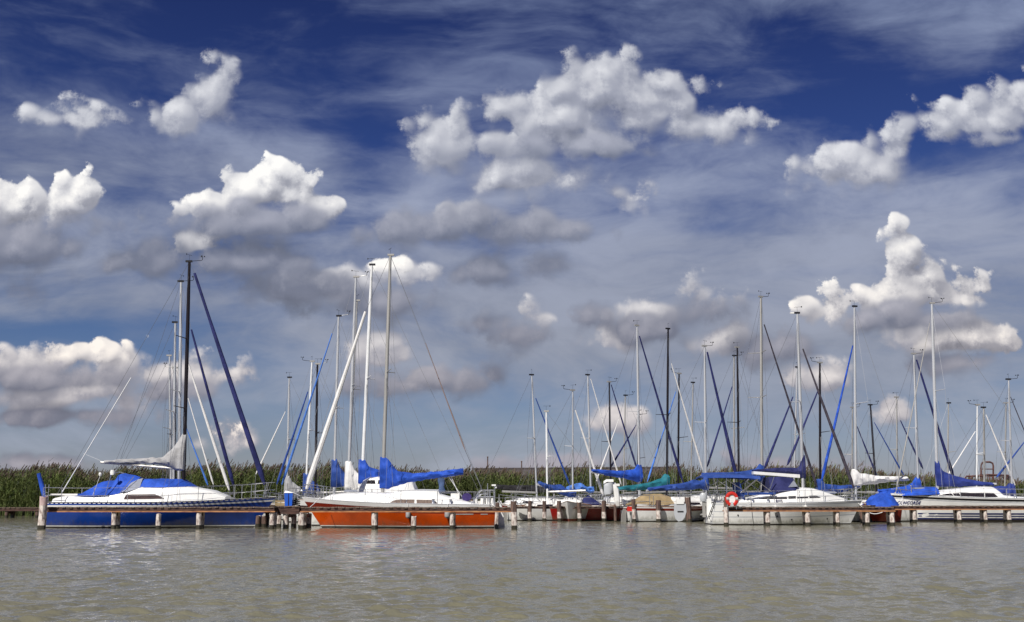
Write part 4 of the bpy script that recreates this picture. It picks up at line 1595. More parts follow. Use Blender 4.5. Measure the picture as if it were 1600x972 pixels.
def white_sloop():
    D = 58.9
    b = Boat("sailboat", "white sloop with black sheer stripe, long dark window and the name CONCORDE on its bow", "sailboat", 1468, D, False, 0, GROUP)
    pz = b.pxz
    xb = pz(1392, 774.5)[0]
    xs = xb - 9.4
    hull(b, xs, xb, xs + .1, pz(1410, 814)[0], 1.12, 1.18, 1.40, 2.9, [(.05, "white"), (.155, "black"), (.20, "boot"), (.235, "greyhull")], mid="white", boot=("navyhull", .19, .12), tr=.7, toe="alu")
    for za, zb_, mt in ((.36, .44, "navyhull"), (.25, .31, "navyhull")):
        for sg in (1, -1):
            mb = MB()
            xsn = [lerp(xs + .1, xb - .55, i / 24) for i in range(25)]
            mb.loft([[(x, sg * (b.side_y(x, za) + .006), za), (x, sg * (b.side_y(x, zb_) + .006), zb_), (x, sg * (b.side_y(x, zb_) - .03), zb_), (x, sg * (b.side_y(x, za) - .03), za)] for x in xsn])
            mb.build("hull_stripe", mt, b.root)
    prof = [pz(*p) for p in ((1600, 778), (1575, 776.5), (1557, 773.5), (1550, 767), (1542, 761.5), (1515, 761.8), (1498, 764), (1470, 767), (1452, 770.5), (1438, 775))]
    cb, side = cabin(b, prof, 1.0, mat_="white", inset=.93)
    for w in (((1459, 774), (1470, 771.6), (1477, 771), (1480, 774.6)), ((1481, 774.7), (1478.5, 771), (1488, 770.5), (1490, 775)), ((1491, 775.2), (1489.5, 770.3), (1525.5, 770), (1525.5, 776.6)), ((1526.8, 776.7), (1526.8, 770), (1540, 770.4), (1547, 776.6))):
        side_panel(b, [pz(*p) for p in w], side, "window", "glass", cb)
    railing(b, pz(1590, 778)[0], pz(1420, 775)[0], 6, h=.5, push=True)
    mast(b, (1456, 474), b.sheer(0) + .4, "alu", r=.080, spread=(.52,), arm=1, gear=4)
    e = pz(1553, 757)
    zb = pz(1475, 756)[1]
    boom(b, zb, e[0] - .12, e[1] + .03)
    S = [(1463, 761, 720), (1469, 761, 719), (1472, 760, 730), (1474, 760, 735.5), (1482, 760, 739.5), (1492, 760, 743), (1510, 759.7, 748), (1530, 759.3, 752), (1553, 759, 754.6)]
    sail_cover(b, [(pz(a, c)[0], pz(a, c)[1], pz(a, d)[1]) for a, c, d in S], "fabnavy2", w0=.10, w1=.17, wr=.04)
    furled(b, (1452.5, 505), (1399.5, 770), "alugrey", .040)
    T = [(1462, 772, 761.5, .7), (1446, 773, 760.5, .8), (1425, 774, 764, .7), (1407, 774.5, 772, .35)]
    tarp(b, [(pz(a, 772)[0], pz(a, c)[1], pz(a, d)[1], e) for a, c, d, e in T], "fabblue", name="foredeck_cover")
    # the name on the bow
    cu = bpy.data.curves.new("name_lettering", "FONT")
    cu.body = "CONCORDE"
    cu.align_x = "LEFT"
    cu.size = .22
    cu.shear = .35
    cu.space_character = 1.12
    cu.extrude = .004
    cu.offset = .006
    ob = bpy.data.objects.new("tmp", cu)
    COL.objects.link(ob)
    bpy.context.view_layer.update()
    me = bpy.data.meshes.new_from_object(ob.evaluated_get(bpy.context.evaluated_depsgraph_get()))
    bpy.data.objects.remove(ob)
    x0, z0 = pz(1411.5, 788.2, 1.0)
    for v in me.vertices:   # wrap it round the flare of the bow: text runs aft, that is towards local -x
        x, z = x0 - v.co.x * .78, z0 + v.co.y
        v.co = (x, b.side_y(x, z) + .02 + v.co.z, z)
    me.name = "name_lettering"
    me.materials.clear()
    me.materials.append(M["navyhull"])
    link("name_lettering", me, b.root)
    mb = MB()
    x, z = pz(1419, 790, 1.0)
    mb.tube([(x, b.side_y(x, z) + .03, z - .05), (x - .02, b.edge(x) + .02, b.sheer(x) + .02)], .018, 5)
    mb.build("mooring_line", "fabwhite", b.root)
    return b


M["fabnavy2"] = mat("deep_blue_canvas", (.016, .036, .22), var=.3, **FAB)
CB = white_sloop()


# ------------------------------------------------------------------ the other boats
A = auto_boat
def doghouse(b, xs, xb, k, zc):
    """tall white wheelhouse with side windows aft of the mast"""
    pz = b.pxz
    prof = [pz(*p) for p in ((652, 765), (645, 750), (636, 746.5), (600, 746), (580, 747), (570, 752), (562, 764))]
    o, side = cabin(b, prof, .85, name="wheelhouse", mat_="white")
    for x0, x1 in ((576, 590), (593, 612), (615, 634)):
        side_panel(b, [pz(x0, 756), pz(x1, 756), pz(x1 - 1, 750.5), pz(x0 + 1.5, 750.5)], side, "window", "glass", o)


# left of the first jetty, bows to the right, each one row further back
A("silver masted sailboat with navy furled jib moored directly behind the blue hulled one", (283, 440), 278, 50.9, True, 4, ((299, 515), (364, 757)), "fabnavy_jib", .095, cover=False, covc=None, mr=.07, gear=5)
A("white sailboat whose white furled jib rises just right of the black mast", (274, 504), 269, 54.4, True, 4, ((293.5, 566), (358, 766)), "fabwhite", .085, cover=False, covc=None, gear=1)
A("far left sailboat with short brown mast and thin white furled jib", (274, 575), 271.5, 57.8, True, 4, ((294, 622), (331, 757)), "fabwhite", .05, mastc="blackmast", cover=False, covc=None, gear=2)
A("rearmost left sailboat with blue and white furled jib low behind the black mast", (265, 556), 266, 61.0, True, 4, ((291, 668), (318, 758)), "fablight", .06, cover=False, covc=None, arm=1, gear=6)
# right of it, bows to the left
A("white sailboat with pale mast and short blue sail cover just behind the orange sailboat", (581, 414), 564, 50.3, False, 0, None, hullc="white", mastc="aluwhite", cover=(642, 742), covc="fabblue", by=747, L=8.4, mr=.075, a=2.6, collar=.85, gear=3, extra=doghouse)
A("sailboat with white cover at the foot of its silver mast between two blue covers", (556, 433), 542.5, 53.7, False, 0, None, mastc="alu", cover=(590, 765), covc="fabwhite", by=757, L=8, a=2.6, mr=.07, collar=1.15, gear=4)
A("sailboat with blue sail cover and light blue furled jib crossing the slanted white genoa", (529, 494), 520.5, 57.0, False, 0, ((519, 521), (440, 757)), "fablight", .07, cover=(548, 763), covc="fabmid", by=754, mr=.066, collar=1.2, gear=5)
A("thin masted sailboat hidden behind the two white masts in the left middle", (558, 470), 543, 59.8, False, 0, None, mastc="alugrey", cover=False, covc=None, a=2.3, L=7, mr=.05, gear=6, spread=(.55,))
A("black masted sailboat with blue furled jib slanting down to the left jetty", (496, 569), 491.5, 62.6, False, 0, ((481, 612), (432, 757)), "fabmid", .075, mastc="blackmast", cover=False, covc=None, mr=.07, gear=0)
A("pale masted sailboat right beside the black masted one in the left middle", (487.5, 565), 476, 65.2, False, 0, None, mastc="aluwhite", cover=(500, 768), covc="fabmid", a=2.2, L=6.8, gear=2)
A("leftmost silver masted sailboat of the middle group with thin white furled jib", (452, 590), 447, 67.8, False, 0, ((446, 643), (420, 741)), "fabwhite", .055, cover=(470, 765), covc="fabgrey", mr=.06, gear=3)
# centre, left side of the second jetty: sterns this way, bows away to the right
A("sailboat with thin bare silver mast and blue furled jib, leftmost of the central masts", (831, 586), 839.5, 64.0, True, 14, ((837, 622), (890, 757)), "fabmid", .065, cover=False, covc=None, mr=.05, arm=0, gear=1, band=("white", "redband"))
A("low white boat with slim white mast in front of the thin masted one", (853.5, 643), 855.5, 61.5, False, -14, None, mastc="aluwhite", cover=False, covc=None, a=1.9, L=6.2, hullc="redhull", mr=.055, arm=0, gear=0, collar=.15, boot="redhull")
A("small sailboat with slim silver mast and mid blue boom cover rising to the left", (895, 610), 895, 62.2, True, 24, ((899, 641), (939, 774)), "fabwhite", .085, cover=(841, 755), covc="fabmid", mr=.05, gear=2, by=770, collar=.2)
A("silver masted sailboat with level light blue boom cover and thin white furled jib", (918.5, 586), 924, 67.0, True, 26, ((923, 592), (971, 757)), "fabwhite", .055, cover=(885, 764), covc="fablight", by=763, collar=.1, gear=3)
A("small black masted sailboat with navy furled jib left of the tall silver mast", (952, 597), 955, 69.0, True, 26, ((955, 601), (990, 732)), "fabnavy_jib", .065, mastc="blackmast", cover=False, covc=None, gear=4)
A("far small sailboat with white furled jib leaning left behind the small black mast", (977, 618), 974.5, 72.5, False, 22, ((967, 655), (937, 752)), "fabwhite", .05, mastc="alugrey", cover=False, covc=None, mr=.05, gear=5)
A("tall silver masted sailboat with bright blue cover on its boom in the centre", (995.5, 509), 1000, 63.6, True, 28, ((999, 525), (1068, 754)), "fabnavy_jib", .085, cover=(925, 736), covc="fabblue", by=746, mr=.075, collar=.75, gear=6)
A("short black masted sailboat with blue jib leaning left beside the tall silver mast", (998, 648), 996.5, 70.3, False, 24, ((994, 664), (971, 732)), "fabnavy_jib", .07, mastc="blackmast", cover=False, covc=None, gear=0)
A("black masted sailboat with teal sail cover", (1044, 514), 1042.5, 63.0, True, 28, ((1049, 568), (1099, 733)), "fabwhite", .06, mastc="blackmast", cover=(964, 764), covc="fabteal", by=759, mr=.072, collar=.68, gear=1)
A("black masted sailboat with pale blue furled jib leaning left past the teal cover", (1061, 584), 1060, 66.5, False, 26, ((1056, 612), (1012, 753)), "fablight", .06, mastc="blackmast", cover=False, covc=None, gear=2)
A("small grey masted sailboat far behind the long mid blue boom cover", (1083, 598), 1080, 72.0, True, 26, None, mastc="alugrey", cover=False, covc=None, a=2, L=6.2, mr=.05, gear=3)
A("sailboat with tan tarpaulin, long mid blue boom cover and thick blue furled jib", (1101, 541), 1104, 60.0, True, 24, ((1105, 550), (1151, 742)), "fabnavy_jib", .105, cover=(1012, 765), covc="fabmid", by=758, L=7.0, mr=.07, collar=.35, band=("white", "redband"), gear=4, hullc="white",
  extra=lambda b, xs, xb, k, zc: tarp(b, [(xs + .3, b.sheer(xs) + .1, b.sheer(xs) + .2, .7), (xs + 1.0, b.sheer(xs) + .1, b.sheer(xs) + .62, .75), (xs + 2.0, b.sheer(xs) + .1, b.sheer(xs) + .66, .75), (xs + 3.0, b.sheer(xs) + .25, b.sheer(xs) + .4, .6)], "fabtan"))
A("sailboat with narrow blue jib leaning left behind the thick blue furled jib", (1147, 556), 1148, 68.5, False, 26, ((1144, 604), (1112, 730)), "fabnavy_jib", .065, mastc="alugrey", cover=False, covc=None, mr=.055, gear=5)
A("black masted sailboat without headsail behind the bimini", (1152, 543), 1156, 65.5, True, 24, None, mastc="blackmast", cover=False, covc=None, a=2.6, L=7.5, mr=.072, gear=6)
A("tallest silver masted sailboat right of centre with dark furled jib", (1189, 464), 1192, 60.0, True, 24, ((1194, 507), (1277, 760)), "jibdark", .075, mastc="alugrey", cover=(1097, 742), covc="fabmid", by=745, mr=.085, spread=(.5, .72), gear=0, collar=.7, L=7.2)
A("sailboat with dark blue jib leaning left just right of the tallest mast", (1245.6, 574), 1241, 66.0, False, 22, ((1239, 620), (1204, 732)), "fabnavy_jib", .085, mastc="alu", cover=False, covc=None, mr=.05, gear=1)
A("black masted sailboat with low blue boom cover right of the motor sailer's mast", (1281, 567), 1283, 61.6, False, 16, ((1277.5, 612), (1246, 727)), "fabnavy_jib", .08, mastc="blackmast", cover=(1343, 759), covc="fabmid", mr=.07, gear=2, collar=.75)
A("tall silver masted sailboat with white boom cover and bright blue jib leaning left", (1335, 479), 1339, 58.6, False, 14, ((1332.5, 540), (1286, 751)), "fabblue", .085, cover=(1418, 748), covc="fabwhite", by=752, mr=.066, gear=3, collar=.65)
A("small far sailboat with navy furled jib right behind the white boom cover", (1332, 637), 1333, 70.0, True, 18, ((1339, 666), (1361, 744)), "fabnavy_jib", .065, mastc="alugrey", cover=False, covc=None, mr=.055, gear=4)
A("small black masted sailboat between the white boom cover and the blue triangle cover", (1360, 633), 1372, 66.5, True, 16, ((1366, 660), (1399, 742)), "fabmid", .05, mastc="blackmast", cover=False, covc=None, gear=5)
A("small pale masted sailboat with navy furled jib left of the blue triangle cover", (1401, 621), 1404, 69.5, True, 14, ((1407, 657), (1432, 732)), "fabnavy_jib", .07, mastc="alugrey", cover=False, covc=None, mr=.05, gear=6)
A("silver masted sailboat with bright blue triangular cover just left of the white sloop's mast", (1428, 553), 1437, 61.3, True, 12, ((1432, 562), (1492, 746)), "fabnavy_jib", .095, cover=(1372, 768), covc="fabblue", mr=.066, gear=0, collar=.85,
  extra=lambda b, xs, xb, k, zc: tarp(b, [(xs + .4, b.sheer(xs) + .05, b.sheer(xs) + .3, .8), (xs + 1.4, b.sheer(xs) + .05, b.sheer(xs) + .95, .85), (xs + 2.6, b.sheer(xs) + .05, b.sheer(xs) + .9, .85), (xs + 4, b.sheer(xs) + .2, b.sheer(xs) + .5, .7)], "fabblue"))
A("thin bare masted sailboat right of the white sloop's mast", (1482, 630), 1482, 71.0, False, 10, None, mastc="alugrey", cover=False, covc=None, a=2.1, L=6.2, mr=.05, gear=1)
A("sailboat with white furled jib leaning left beside the rusty landing", (1527, 633), 1528, 66.5, False, 8, ((1524, 674), (1503, 750)), "fabwhite", .05, mastc="aluwhite", cover=False, covc=None, mr=.05, gear=2)
A("beige masted sailboat with white furled jib leaning right in front of the rusty landing", (1537, 637), 1540.5, 63.2, True, 8, ((1540.5, 648), (1571, 758)), "fabwhite", .06, mastc="alugrey", cover=False, covc=None, gear=3)
A("bare masted sailboat second from the right edge", (1572, 630), 1572, 69.0, True, 8, None, mastc="alugrey", cover=False, covc=None, a=2.1, L=6.2, mr=.05, gear=4)
A("silver masted sailboat at the right edge with blue cover low on its mast", (1576, 593), 1584, 61.2, True, 4, ((1579, 620), (1619, 750)), "jibdark", .045, cover=(1540, 768), covc="fabnavy2", mr=.055, gear=5, collar=.5)
A("sailboat cut by the right edge with blue furled jib leaning left", (1606, 610), 1612, 64.5, False, 6, ((1601, 690), (1587, 746)), "fabmid", .07, cover=False, covc=None, gear=6)


# ------------------------------------------------------------------ low boats and loose things between the posts
def small_boat(name, label, cat, bow_px, stern_px, D, yaw, right, hullc, band=None, cab=True, zs=.6, boot="boot", anti="anti", beam=1.9, L=None, extra=None):
    b = Boat(name, label, cat, (bow_px + stern_px) / 2, D, right, yaw)
    xb = b.px2x(bow_px)
    xs = b.px2x(stern_px)
    hull(b, xs, xb, xs + .1, xb - .5, zs, zs, zs * 1.3, beam, [(.05, "white")] + ([(.16, band)] if band else []), mid=hullc, boot=(boot, .12, .05), anti=anti, vee=.7)
    if cab:
        zc = zs + .45
        cb, side = cabin(b, [(lerp(xs, xb, .2), zs + .12), (lerp(xs, xb, .3), zc), (lerp(xs, xb, .55), zc + .02), (lerp(xs, xb, .8), zs * 1.2 + .05)], beam * .36, mat_="white")
        side_panel(b, [(lerp(xs, xb, .34), zs + .16), (lerp(xs, xb, .52), zs + .18), (lerp(xs, xb, .5), zs + .30), (lerp(xs, xb, .35), zs + .30)], side, "window", "glass", cb)
    if extra:
        extra(b, xs, xb)
    return b


def e1(b, xs, xb):
    mb = MB()
    for sg in (1, -1):
        for q in (.15, .4, .65, .9):
            x = lerp(xs, xb, q)
            mb.tube([(x, b.edge(x) * .9 * sg, b.sheer(x)), (x, b.edge(x) * .9 * sg, b.sheer(x) + .5)], .013, 4)
        mb.tube([(lerp(xs, xb, q), b.edge(lerp(xs, xb, q)) * .9 * sg, b.sheer(lerp(xs, xb, q)) + .5) for q in (.15, .4, .65, .9)], .012, 4)
    mb.build("guard_rail", "steel", b.root)


small_boat("cabin_boat", "low white cabin boat with thin red stripe right of the orange stern", "boat", 770, 868, 62.5, 176, True, "white", "redband", extra=e1, zs=.72)
small_boat("cabin_boat", "white bowed boat pointing at the camera with dark red bottom between two posts", "boat", 886, 906, 60.4, 75, False, "white", None, cab=False, zs=.78, anti="redhull", boot="redhull", beam=2.0)
small_boat("dinghy", "white dinghy with rounded hull and thin dark red rail under the navy cloth", "dinghy", 898, 940, 61.2, 12, False, "white", "redband", cab=False, zs=.78, beam=1.8,
           extra=lambda b, xs, xb: tarp(b, [(xs + .2, .85, 1.0, .7), (lerp(xs, xb, .5), .85, 1.35, .75), (xb - .4, .9, 1.1, .4)], "fabnavy"))
small_boat("dinghy", "dark red dinghy with white gunwale between the post and the grey rudder", "dinghy", 1026, 1056, 60.0, 15, False, "redhull", None, cab=False, zs=.62, beam=1.5, anti="redhull", boot="redhull",
           extra=lambda b, xs, xb: tarp(b, [(xs + .1, .62, .72, .5), (lerp(xs, xb, .5), .62, .8, .55), (xb - .4, .7, .78, .3)], "fabwhite"))


small_boat("cabin_boat", "small white cabin boat half hidden behind the white tilted outboard", "boat", 992, 932, 65.6, 20, False, "white", "bluestripe", extra=e1, zs=.8)
small_boat("cabin_boat", "white cabin boat with railing just left of the motor sailer's transom", "boat", 1128, 1066, 62.8, 10, True, "white", None, extra=e1, zs=.85)
small_boat("cabin_boat", "low white cabin boat behind the banded post and the navy cloth", "boat", 928, 868, 66.5, 15, True, "white", "navyhull", extra=e1, zs=.8)


def heap():
    b = small_boat("dinghy", "red boat with shade-darkened hull colour under a crumpled bright blue tarpaulin by the sloop's bow", "boat", 1347, 1404, 57.2, 0, False, "redband", None, cab=False, zs=.75, beam=1.5, anti="anti", boot="redhull")  # darker red on the hull stands in for the shade it lies in
    pz = b.pxz
    S = [(1401, 791, 786, .4), (1395, 792, 777, .7), (1388, 797, 773.5, .9), (1376, 799, 772, .95), (1365, 798, 772.5, .95), (1358, 795, 779, .8), (1352, 790, 786, .5)]
    tarp(b, [(pz(a, 790)[0], pz(a, c)[1], pz(a, d)[1], e) for a, c, d, e in S], "fabblue", name="tarpaulin", wr=.17)


heap()


def black_boom():
    D = 66.0
    b = Boat("sailboat", "sailboat with a long black boom cover low in front of the reeds", "sailboat", 866, D, True, 0)
    xs, xb = b.px2x(768), b.px2x(905)
    hull(b, xs, xb, xs + .1, xb - .6, .7, .7, .95, 2.0, [(.05, "white")], mid="white")
    cabin(b, [(xs + 1.6, .95), (xs + 1.8, 1.1), (-.1, 1.15), (1.0, .9)], .7)
    pz = b.pxz
    boom(b, pz(860, 764)[1], pz(774, 764)[0], pz(774, 762)[1])
    S = [(869, 770, 757), (850, 770, 757.5), (820, 769, 758), (795, 767, 758), (776, 764, 757.5)]
    sail_cover(b, [(pz(a, c)[0], pz(a, c)[1], pz(a, d)[1]) for a, c, d in S], "fabblack", w0=.15, w1=.2)
    mb = MB()
    for px, py, q in ((798, 776, (803, 762)), (818, 778, (823, 762))):
        p, r_ = pz(px, py), pz(*q)
        mb.tube([(p[0], .3, p[1]), (r_[0], .3, r_[1])], .03, 5)
    mb.build("boom_crutch", "alugrey", b.root)
    mb = MB()
    mb.tube([(0, 0, 1.1), (0, 0, pz(866, 755)[1])], .05, 8)
    mb.build("mast_stump", "alugrey", b.root)


black_boom()


def tilted_outboard():
    """big white outboard lifted clear of the water on the stern of the boat with the tan tarpaulin"""
    D = 58.0
    o = P(958, 790, D)
    t = thing("outboard_motor", "large white outboard motor tilted up at the end of the dark walkway", "motor", (o.x, D, .8))

    def q(px, py):
        w = P(px, py, D)
        return Vector((w.x - o.x, 0, w.z - .8))
    mb = MB()   # a boxy hood seen from its grey front, hinged up
    rg = []
    for (px, py), w, h in (((943.5, 764), .12, .30), ((946, 764), .19, .40), ((952, 763), .21, .42), ((956, 761), .18, .36), ((958, 760), .10, .24)):
        c = q(px, py)
        rg.append([c + Vector((0, w * (1 if abs(math.cos(a)) > .5 else abs(math.cos(a)) * 2) * math.copysign(1, math.cos(a)), h * math.sin(a) * (.9 if math.sin(a) > 0 else 1.0))) for a in (2 * math.pi * (j + .5) / 12 for j in range(12))])
    mb.loft(rg)
    mb.build("cowl", "greyhull", t, smooth=True)
    mb = MB()
    a, c = q(943, 754.5), q(958, 751.5)
    mb.loft([[(x, -w, z - .05), (x, w, z - .05), (x, w * .8, z + .08), (x, -w * .8, z + .08)] for x, z, w in ((a.x, a.z, .16), (lerp(a.x, c.x, .3), c.z, .23), (c.x, c.z, .2))])
    mb.build("cowl_lid", "white", t)
    mb = MB()
    pts = [q(953, 756), q(958, 758), q(962, 766), q(964, 778), q(965, 790)]
    mb.tube(pts, [.12, .17, .17, .14, .13], 8, sq=.7)
    mb.build("leg", "white", t, smooth=True)
    mb = MB()
    a, c = q(956, 758), q(968, 757)
    mb.box(a.x, c.x, -.09, .09, a.z - .05, a.z + .07)
    mb.build("cavitation_plate", "white", t)
    mb = MB()
    for A_, B_ in (((956, 763), (952, 785)), ((952, 785), (964, 786)), ((957, 775), (968, 776))):
        mb.tube([q(*A_), q(*B_)], .03, 6)
    mb.build("bracket", "alu", t)
    mb = MB()
    a = q(961, 788)
    mb.tube([(a.x, 0, -.75), (a.x, 0, a.z)], .07, 8)
    mb.build("support_post", "piledark", t)


tilted_outboard()


def big_rudder():
    D = 57.3
    o = P(1062, 800, D)
    t = thing("rudder_blade", "big rounded grey rudder blade hanging beside the dark brown post", "rudder", (o.x, D, 0))
    pr = [(1053.5, 787), (1071.5, 787), (1072.5, 800), (1070, 808), (1066, 813.5), (1060, 815), (1055.5, 811), (1053, 803)]
    pts = [P(a, c, D) - Vector((o.x, D, 0)) for a, c in pr]
    mb = MB()
    n = len(pts)
    mb.add([(p.x, -.03, p.z) for p in pts] + [(p.x, .03, p.z) for p in pts], [tuple(range(n)), tuple(range(2 * n - 1, n - 1, -1))] + [(i, (i + 1) % n, n + (i + 1) % n, n + i) for i in range(n)])
    mb.build("blade", "greyhull", t)
    mb = MB()
    a, c = pts[0], pts[1]
    mb.box(a.x + .1, c.x - .1, -.07, .07, a.z - .02, a.z + .22)
    mb.build("rudder_head", "white", t)
    mb = MB()
    mb.box(a.x + .15, a.x + .45, -.05, -.031, a.z - .42, a.z - .36)
    mb.build("hinge_slot", "rubber", t)


big_rudder()


def fuel_tank():
    D = 57.5
    o = P(985, 794, D)
    t = thing("portable_tank", "small bright red fuel tank on the bracket left of a post", "tank", (o.x, D, o.z - .1))
    mb = MB()
    mb.loft([[(-.17 * r, -.12, z), (.17 * r, -.12, z), (.17 * r, .12, z), (-.17 * r, .12, z)] for z, r in ((-.05, .95), (0, 1), (.14, 1), (.18, .85))])
    mb.build("tank_body", "brightred", t)
    mb = MB()
    mb.tube([(-.08, 0, .18), (-.08, 0, .24), (.08, 0, .24), (.08, 0, .18)], .015, 5)
    mb.build("carry_handle", "rubber", t)
    mb = MB()
    mb.box(-.22, .22, -.16, .16, -.10, -.052)
    mb.box(-.03, .03, -.03, .03, -1.2, -.1)
    mb.build("bracket", "alugrey", t)


fuel_tank()


def life_ring():
    D = 49.45
    o = P(1143.5, 780, D)
    t = thing("life_ring", "red horseshoe life buoy with white centre hanging on the motor sailer's stern rail", "life buoy", (o.x, D, o.z))
    R, r = .22, .075
    mb = MB()
    n, k_ = 24, 8
    rings = []
    for i in range(n + 1):
        a = math.radians(-90 + 20 + 320 * i / n)
        cx, cz = R * math.cos(a), R * 1.15 * math.sin(a)
        rings.append([(cx + r * math.cos(b_) * math.cos(a), r * .8 * math.sin(b_), cz + r * math.cos(b_) * math.sin(a)) for b_ in (2 * math.pi * j / k_ for j in range(k_))])
    mb.loft(rings)
    mb.build("buoy", "brightred", t, smooth=True)
    for s in (-1, 1):
        mb = MB()
        mb.tube([(s * .20 - .05, 0, .02), (s * .20 + .05, 0, .02)], .085, 8)
        mb.build("white_band", "white", t)
    mb = MB()
    mb.box(-.15, .15, .0, .05, -.14, .16)
    mb.build("white_pouch", "fabwhite", t)
    mb = MB()
    mb.tube([(-.2, .05, .0), (-.2, .05, -.42)], .02, 5)
    mb.tube([(.2, .05, .0), (.2, .05, -.42)], .02, 5)
    mb.tube([(-.3, .05, -.30), (.3, .05, -.30)], .02, 5)
    mb.build("holder", "steel", t)


life_ring()


def fender(b, px, py, label, mat_="fender", h=.42, r=.10):
    x, z = b.pxz(px, py, 0)
    sg = -1 if b.c > 0 else 1
    x, z = b.pxz(px, py, sg * (b.beam / 2 + .05))
    y = sg * (b.side_y(x, max(.2, z)) + r + .02)
    w = b.origin + Matrix.Rotation(b.rz, 3, "Z") @ Vector((x, y, z))
    t = thing("fender", label, "fender", w, b.rz, "fenders hanging on the hulls")
    mb = MB()
    mb.loft([[(r * q * math.cos(a), r * q * math.sin(a), zz) for a in (2 * math.pi * j / 10 for j in range(10))] for zz, q in ((-h / 2, .35), (-h / 2 + .05, .9), (-h / 4, 1), (h / 4, 1), (h / 2 - .05, .9), (h / 2, .35))])
    mb.build("fender_body", mat_, t, smooth=True)
    mb = MB()
    zt = b.sheer(x) - z + .04
    ye = (sg * (b.edge(x) + .01) - y)
    mb.tube([(0, 0, h / 2), (0, ye * .9, zt)], .012, 4)
    mb.build("lanyard", "fabwhite", t)


fender(OB, 637.5, 804, "left grey fender hanging on the orange hull near the short post", h=.32)
fender(OB, 699, 803, "right grey fender hanging on the orange hull beside the pier pile", h=.36, r=.12)
fender(MS, 1212, 796, "left fender on the white motor sailer's side", "deckwhite", h=.34)
fender(MS, 1261, 796, "right fender on the white motor sailer's side behind the pile", "deckwhite", h=.34)


def deck_gear(b, xh, zoff, xs_w):
    """hatch on the coachroof, winches and a coiled line on the side decks"""
    mb = MB()
    mb.box(xh - .28, xh + .28, -.26, .26, zoff, zoff + .06)
    mb.box(xh - .23, xh + .23, -.21, .21, zoff + .061, zoff + .085)
    h = mb.build("deck_hatch", "vinyl", b.root)
    for x in xs_w:
        for sg in (1, -1):
            y = min(b.edge(x) * .8, b.beam * .42) * sg
            z = b.sheer(x)
            mb = MB()
            mb.loft([[(x + r * math.cos(a), y + r * math.sin(a), z + q) for a in (2 * math.pi * j / 10 for j in range(10))] for q, r in ((-.03, .09), (.06, .08), (.10, .055), (.20, .065), (.22, .05))])
            mb.build("winch", "steel", b.root, smooth=True)
    x = xs_w[-1] + .5
    mb = MB()
    mb.tube([(x + .14 * math.cos(a), -b.edge(x) * .75 + .14 * math.sin(a), b.sheer(x) + .04 + .008 * a) for a in (i * .6 for i in range(26))], .018, 5)
    mb.build("coiled_line", "fabnavy", b.root)


deck_gear(OB, 1.3, OB.sheer(1.3) + .40, (-2.9, -2.2))
deck_gear(MS, 1.2, MS.sheer(1.2) + .40, (-2.6, -1.9))
deck_gear(CB, 1.0, CB.sheer(1.0) + .34, (-4.2, -3.5))


def rope(b, a, c, sag, y0, y1):
    p, q = b.pxz(*a), b.pxz(*c)
    mb = MB()
    mb.tube([(lerp(p[0], q[0], t), lerp(y0, y1, t), lerp(p[1], q[1], t) - sag * math.sin(math.pi * t)) for t in (i / 8 for i in range(9))], .016, 5)
    mb.build("mooring_line", "fabwhite", b.root)


rope(OB, (506, 777), (497, 792), .02, .9, 1.9)
rope(OB, (768, 786), (777, 790), .06, .8, 1.3)
rope(MS, (1340, 786), (1372, 800), .25, -.1, -.6)
rope(MS, (1165, 784), (1142, 790), .08, -1.2, -2.2)
rope(CB, (1404, 778), (1392, 792), .05, .5, 1.9)


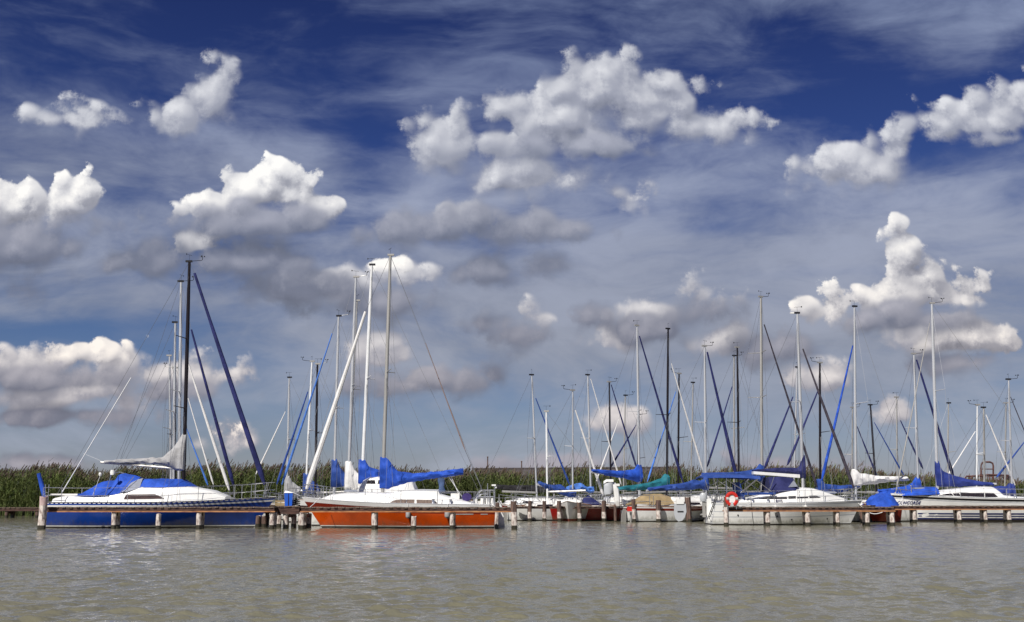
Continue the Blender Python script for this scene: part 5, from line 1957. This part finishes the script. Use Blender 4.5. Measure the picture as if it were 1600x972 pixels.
def blue_bin():
    D = 46.6
    o = P(451.5, 791, D)
    t = thing("litter_bin", "blue litter bin with white lid on the deck between blue and orange sailboat", "bin", (o.x, D, .895))
    w, h = .17, .53
    mb = MB()
    mb.loft([[(-w * q, -w * q, z), (w * q, -w * q, z), (w * q, w * q, z), (-w * q, w * q, z)] for z, q in ((0, .85), (h, 1))])
    mb.build("bin_body", "fabblue_paint", t)
    mb = MB()
    mb.box(-.012, .012, -w - .012, -w + .05, .02, h - .02)
    mb.build("bin_rib", "navyhull", t)
    mb = MB()
    mb.loft([[(-w * 1.1, -w * 1.1, h + .001), (w * 1.1, -w * 1.1, h + .001), (w * 1.1, w * 1.1, h + .001), (-w * 1.1, w * 1.1, h + .001)], [(-w * .8, -w * .8, h + .09), (w * 2.6, -w * .8, h - .12), (w * 2.6, w * .8, h - .12), (-w * .8, w * .8, h + .09)]])
    mb.build("bin_lid", "white", t)
    for px, py, lab, c, s in ((441, 788, "tan crate on the deck left of the blue bin", "fabtan", .22), (461, 789, "dark coil of rope on the deck right of the blue bin", "rubber", .15)):
        q = P(px, py, D)
        u = thing("crate" if c == "fabtan" else "rope_coil", lab, "crate" if c == "fabtan" else "rope", (q.x, D + .2, .905))
        if c == "fabtan":
            mb = MB()
            mb.box(-.30, .30, -.2, .2, 0, .03)
            for sx, sy, ex, ey in ((-.30, -.2, .30, -.17), (-.30, .17, .30, .2), (-.30, -.17, -.27, .17), (.27, -.17, .30, .17)):
                for z in (.03, .13):
                    mb.box(sx, ex, sy, ey, z + .005, z + .085)
            mb.build("crate_body", c, u)
        else:
            mb = MB()
            mb.tube([(.16 * math.cos(a), .16 * math.sin(a), .02 + .012 * a) for a in (i * .5 for i in range(38))], .022, 5)
            mb.build("rope", c, u)


M["fabblue_paint"] = mat("bright_blue_plastic", (.015, .11, .58), .4, var=.15)
blue_bin()


def towel():
    p = P(689, 757, 48.6)
    t = thing("hanging_jacket", "faded blue jacket hung on a line behind the orange sailboat's boom", "jacket", (p.x, 48.6, p.z))
    mb = MB()
    rg = []
    for i in range(9):
        z = .28 - i * .075
        rg.append([(.13 * math.cos(a) * (1 + .15 * math.sin(i + a * 2)) + .02 * i * .3, .07 * math.sin(a), z) for a in (2 * math.pi * j / 10 for j in range(10))])
    mb.loft(rg)
    mb.build("cloth", "fabjean", t, smooth=True)
    mb = MB()
    mb.tube([(-.55, 0, .26), (.6, 0, .34)], .010, 4)
    mb.tube([(.0, .02, -1.0), (.0, .02, .30)], .02, 5)
    mb.build("line", "wire", t)


M["fabjean"] = mat("faded_blue_cloth", (.07, .12, .25), var=.4, **FAB)
towel()
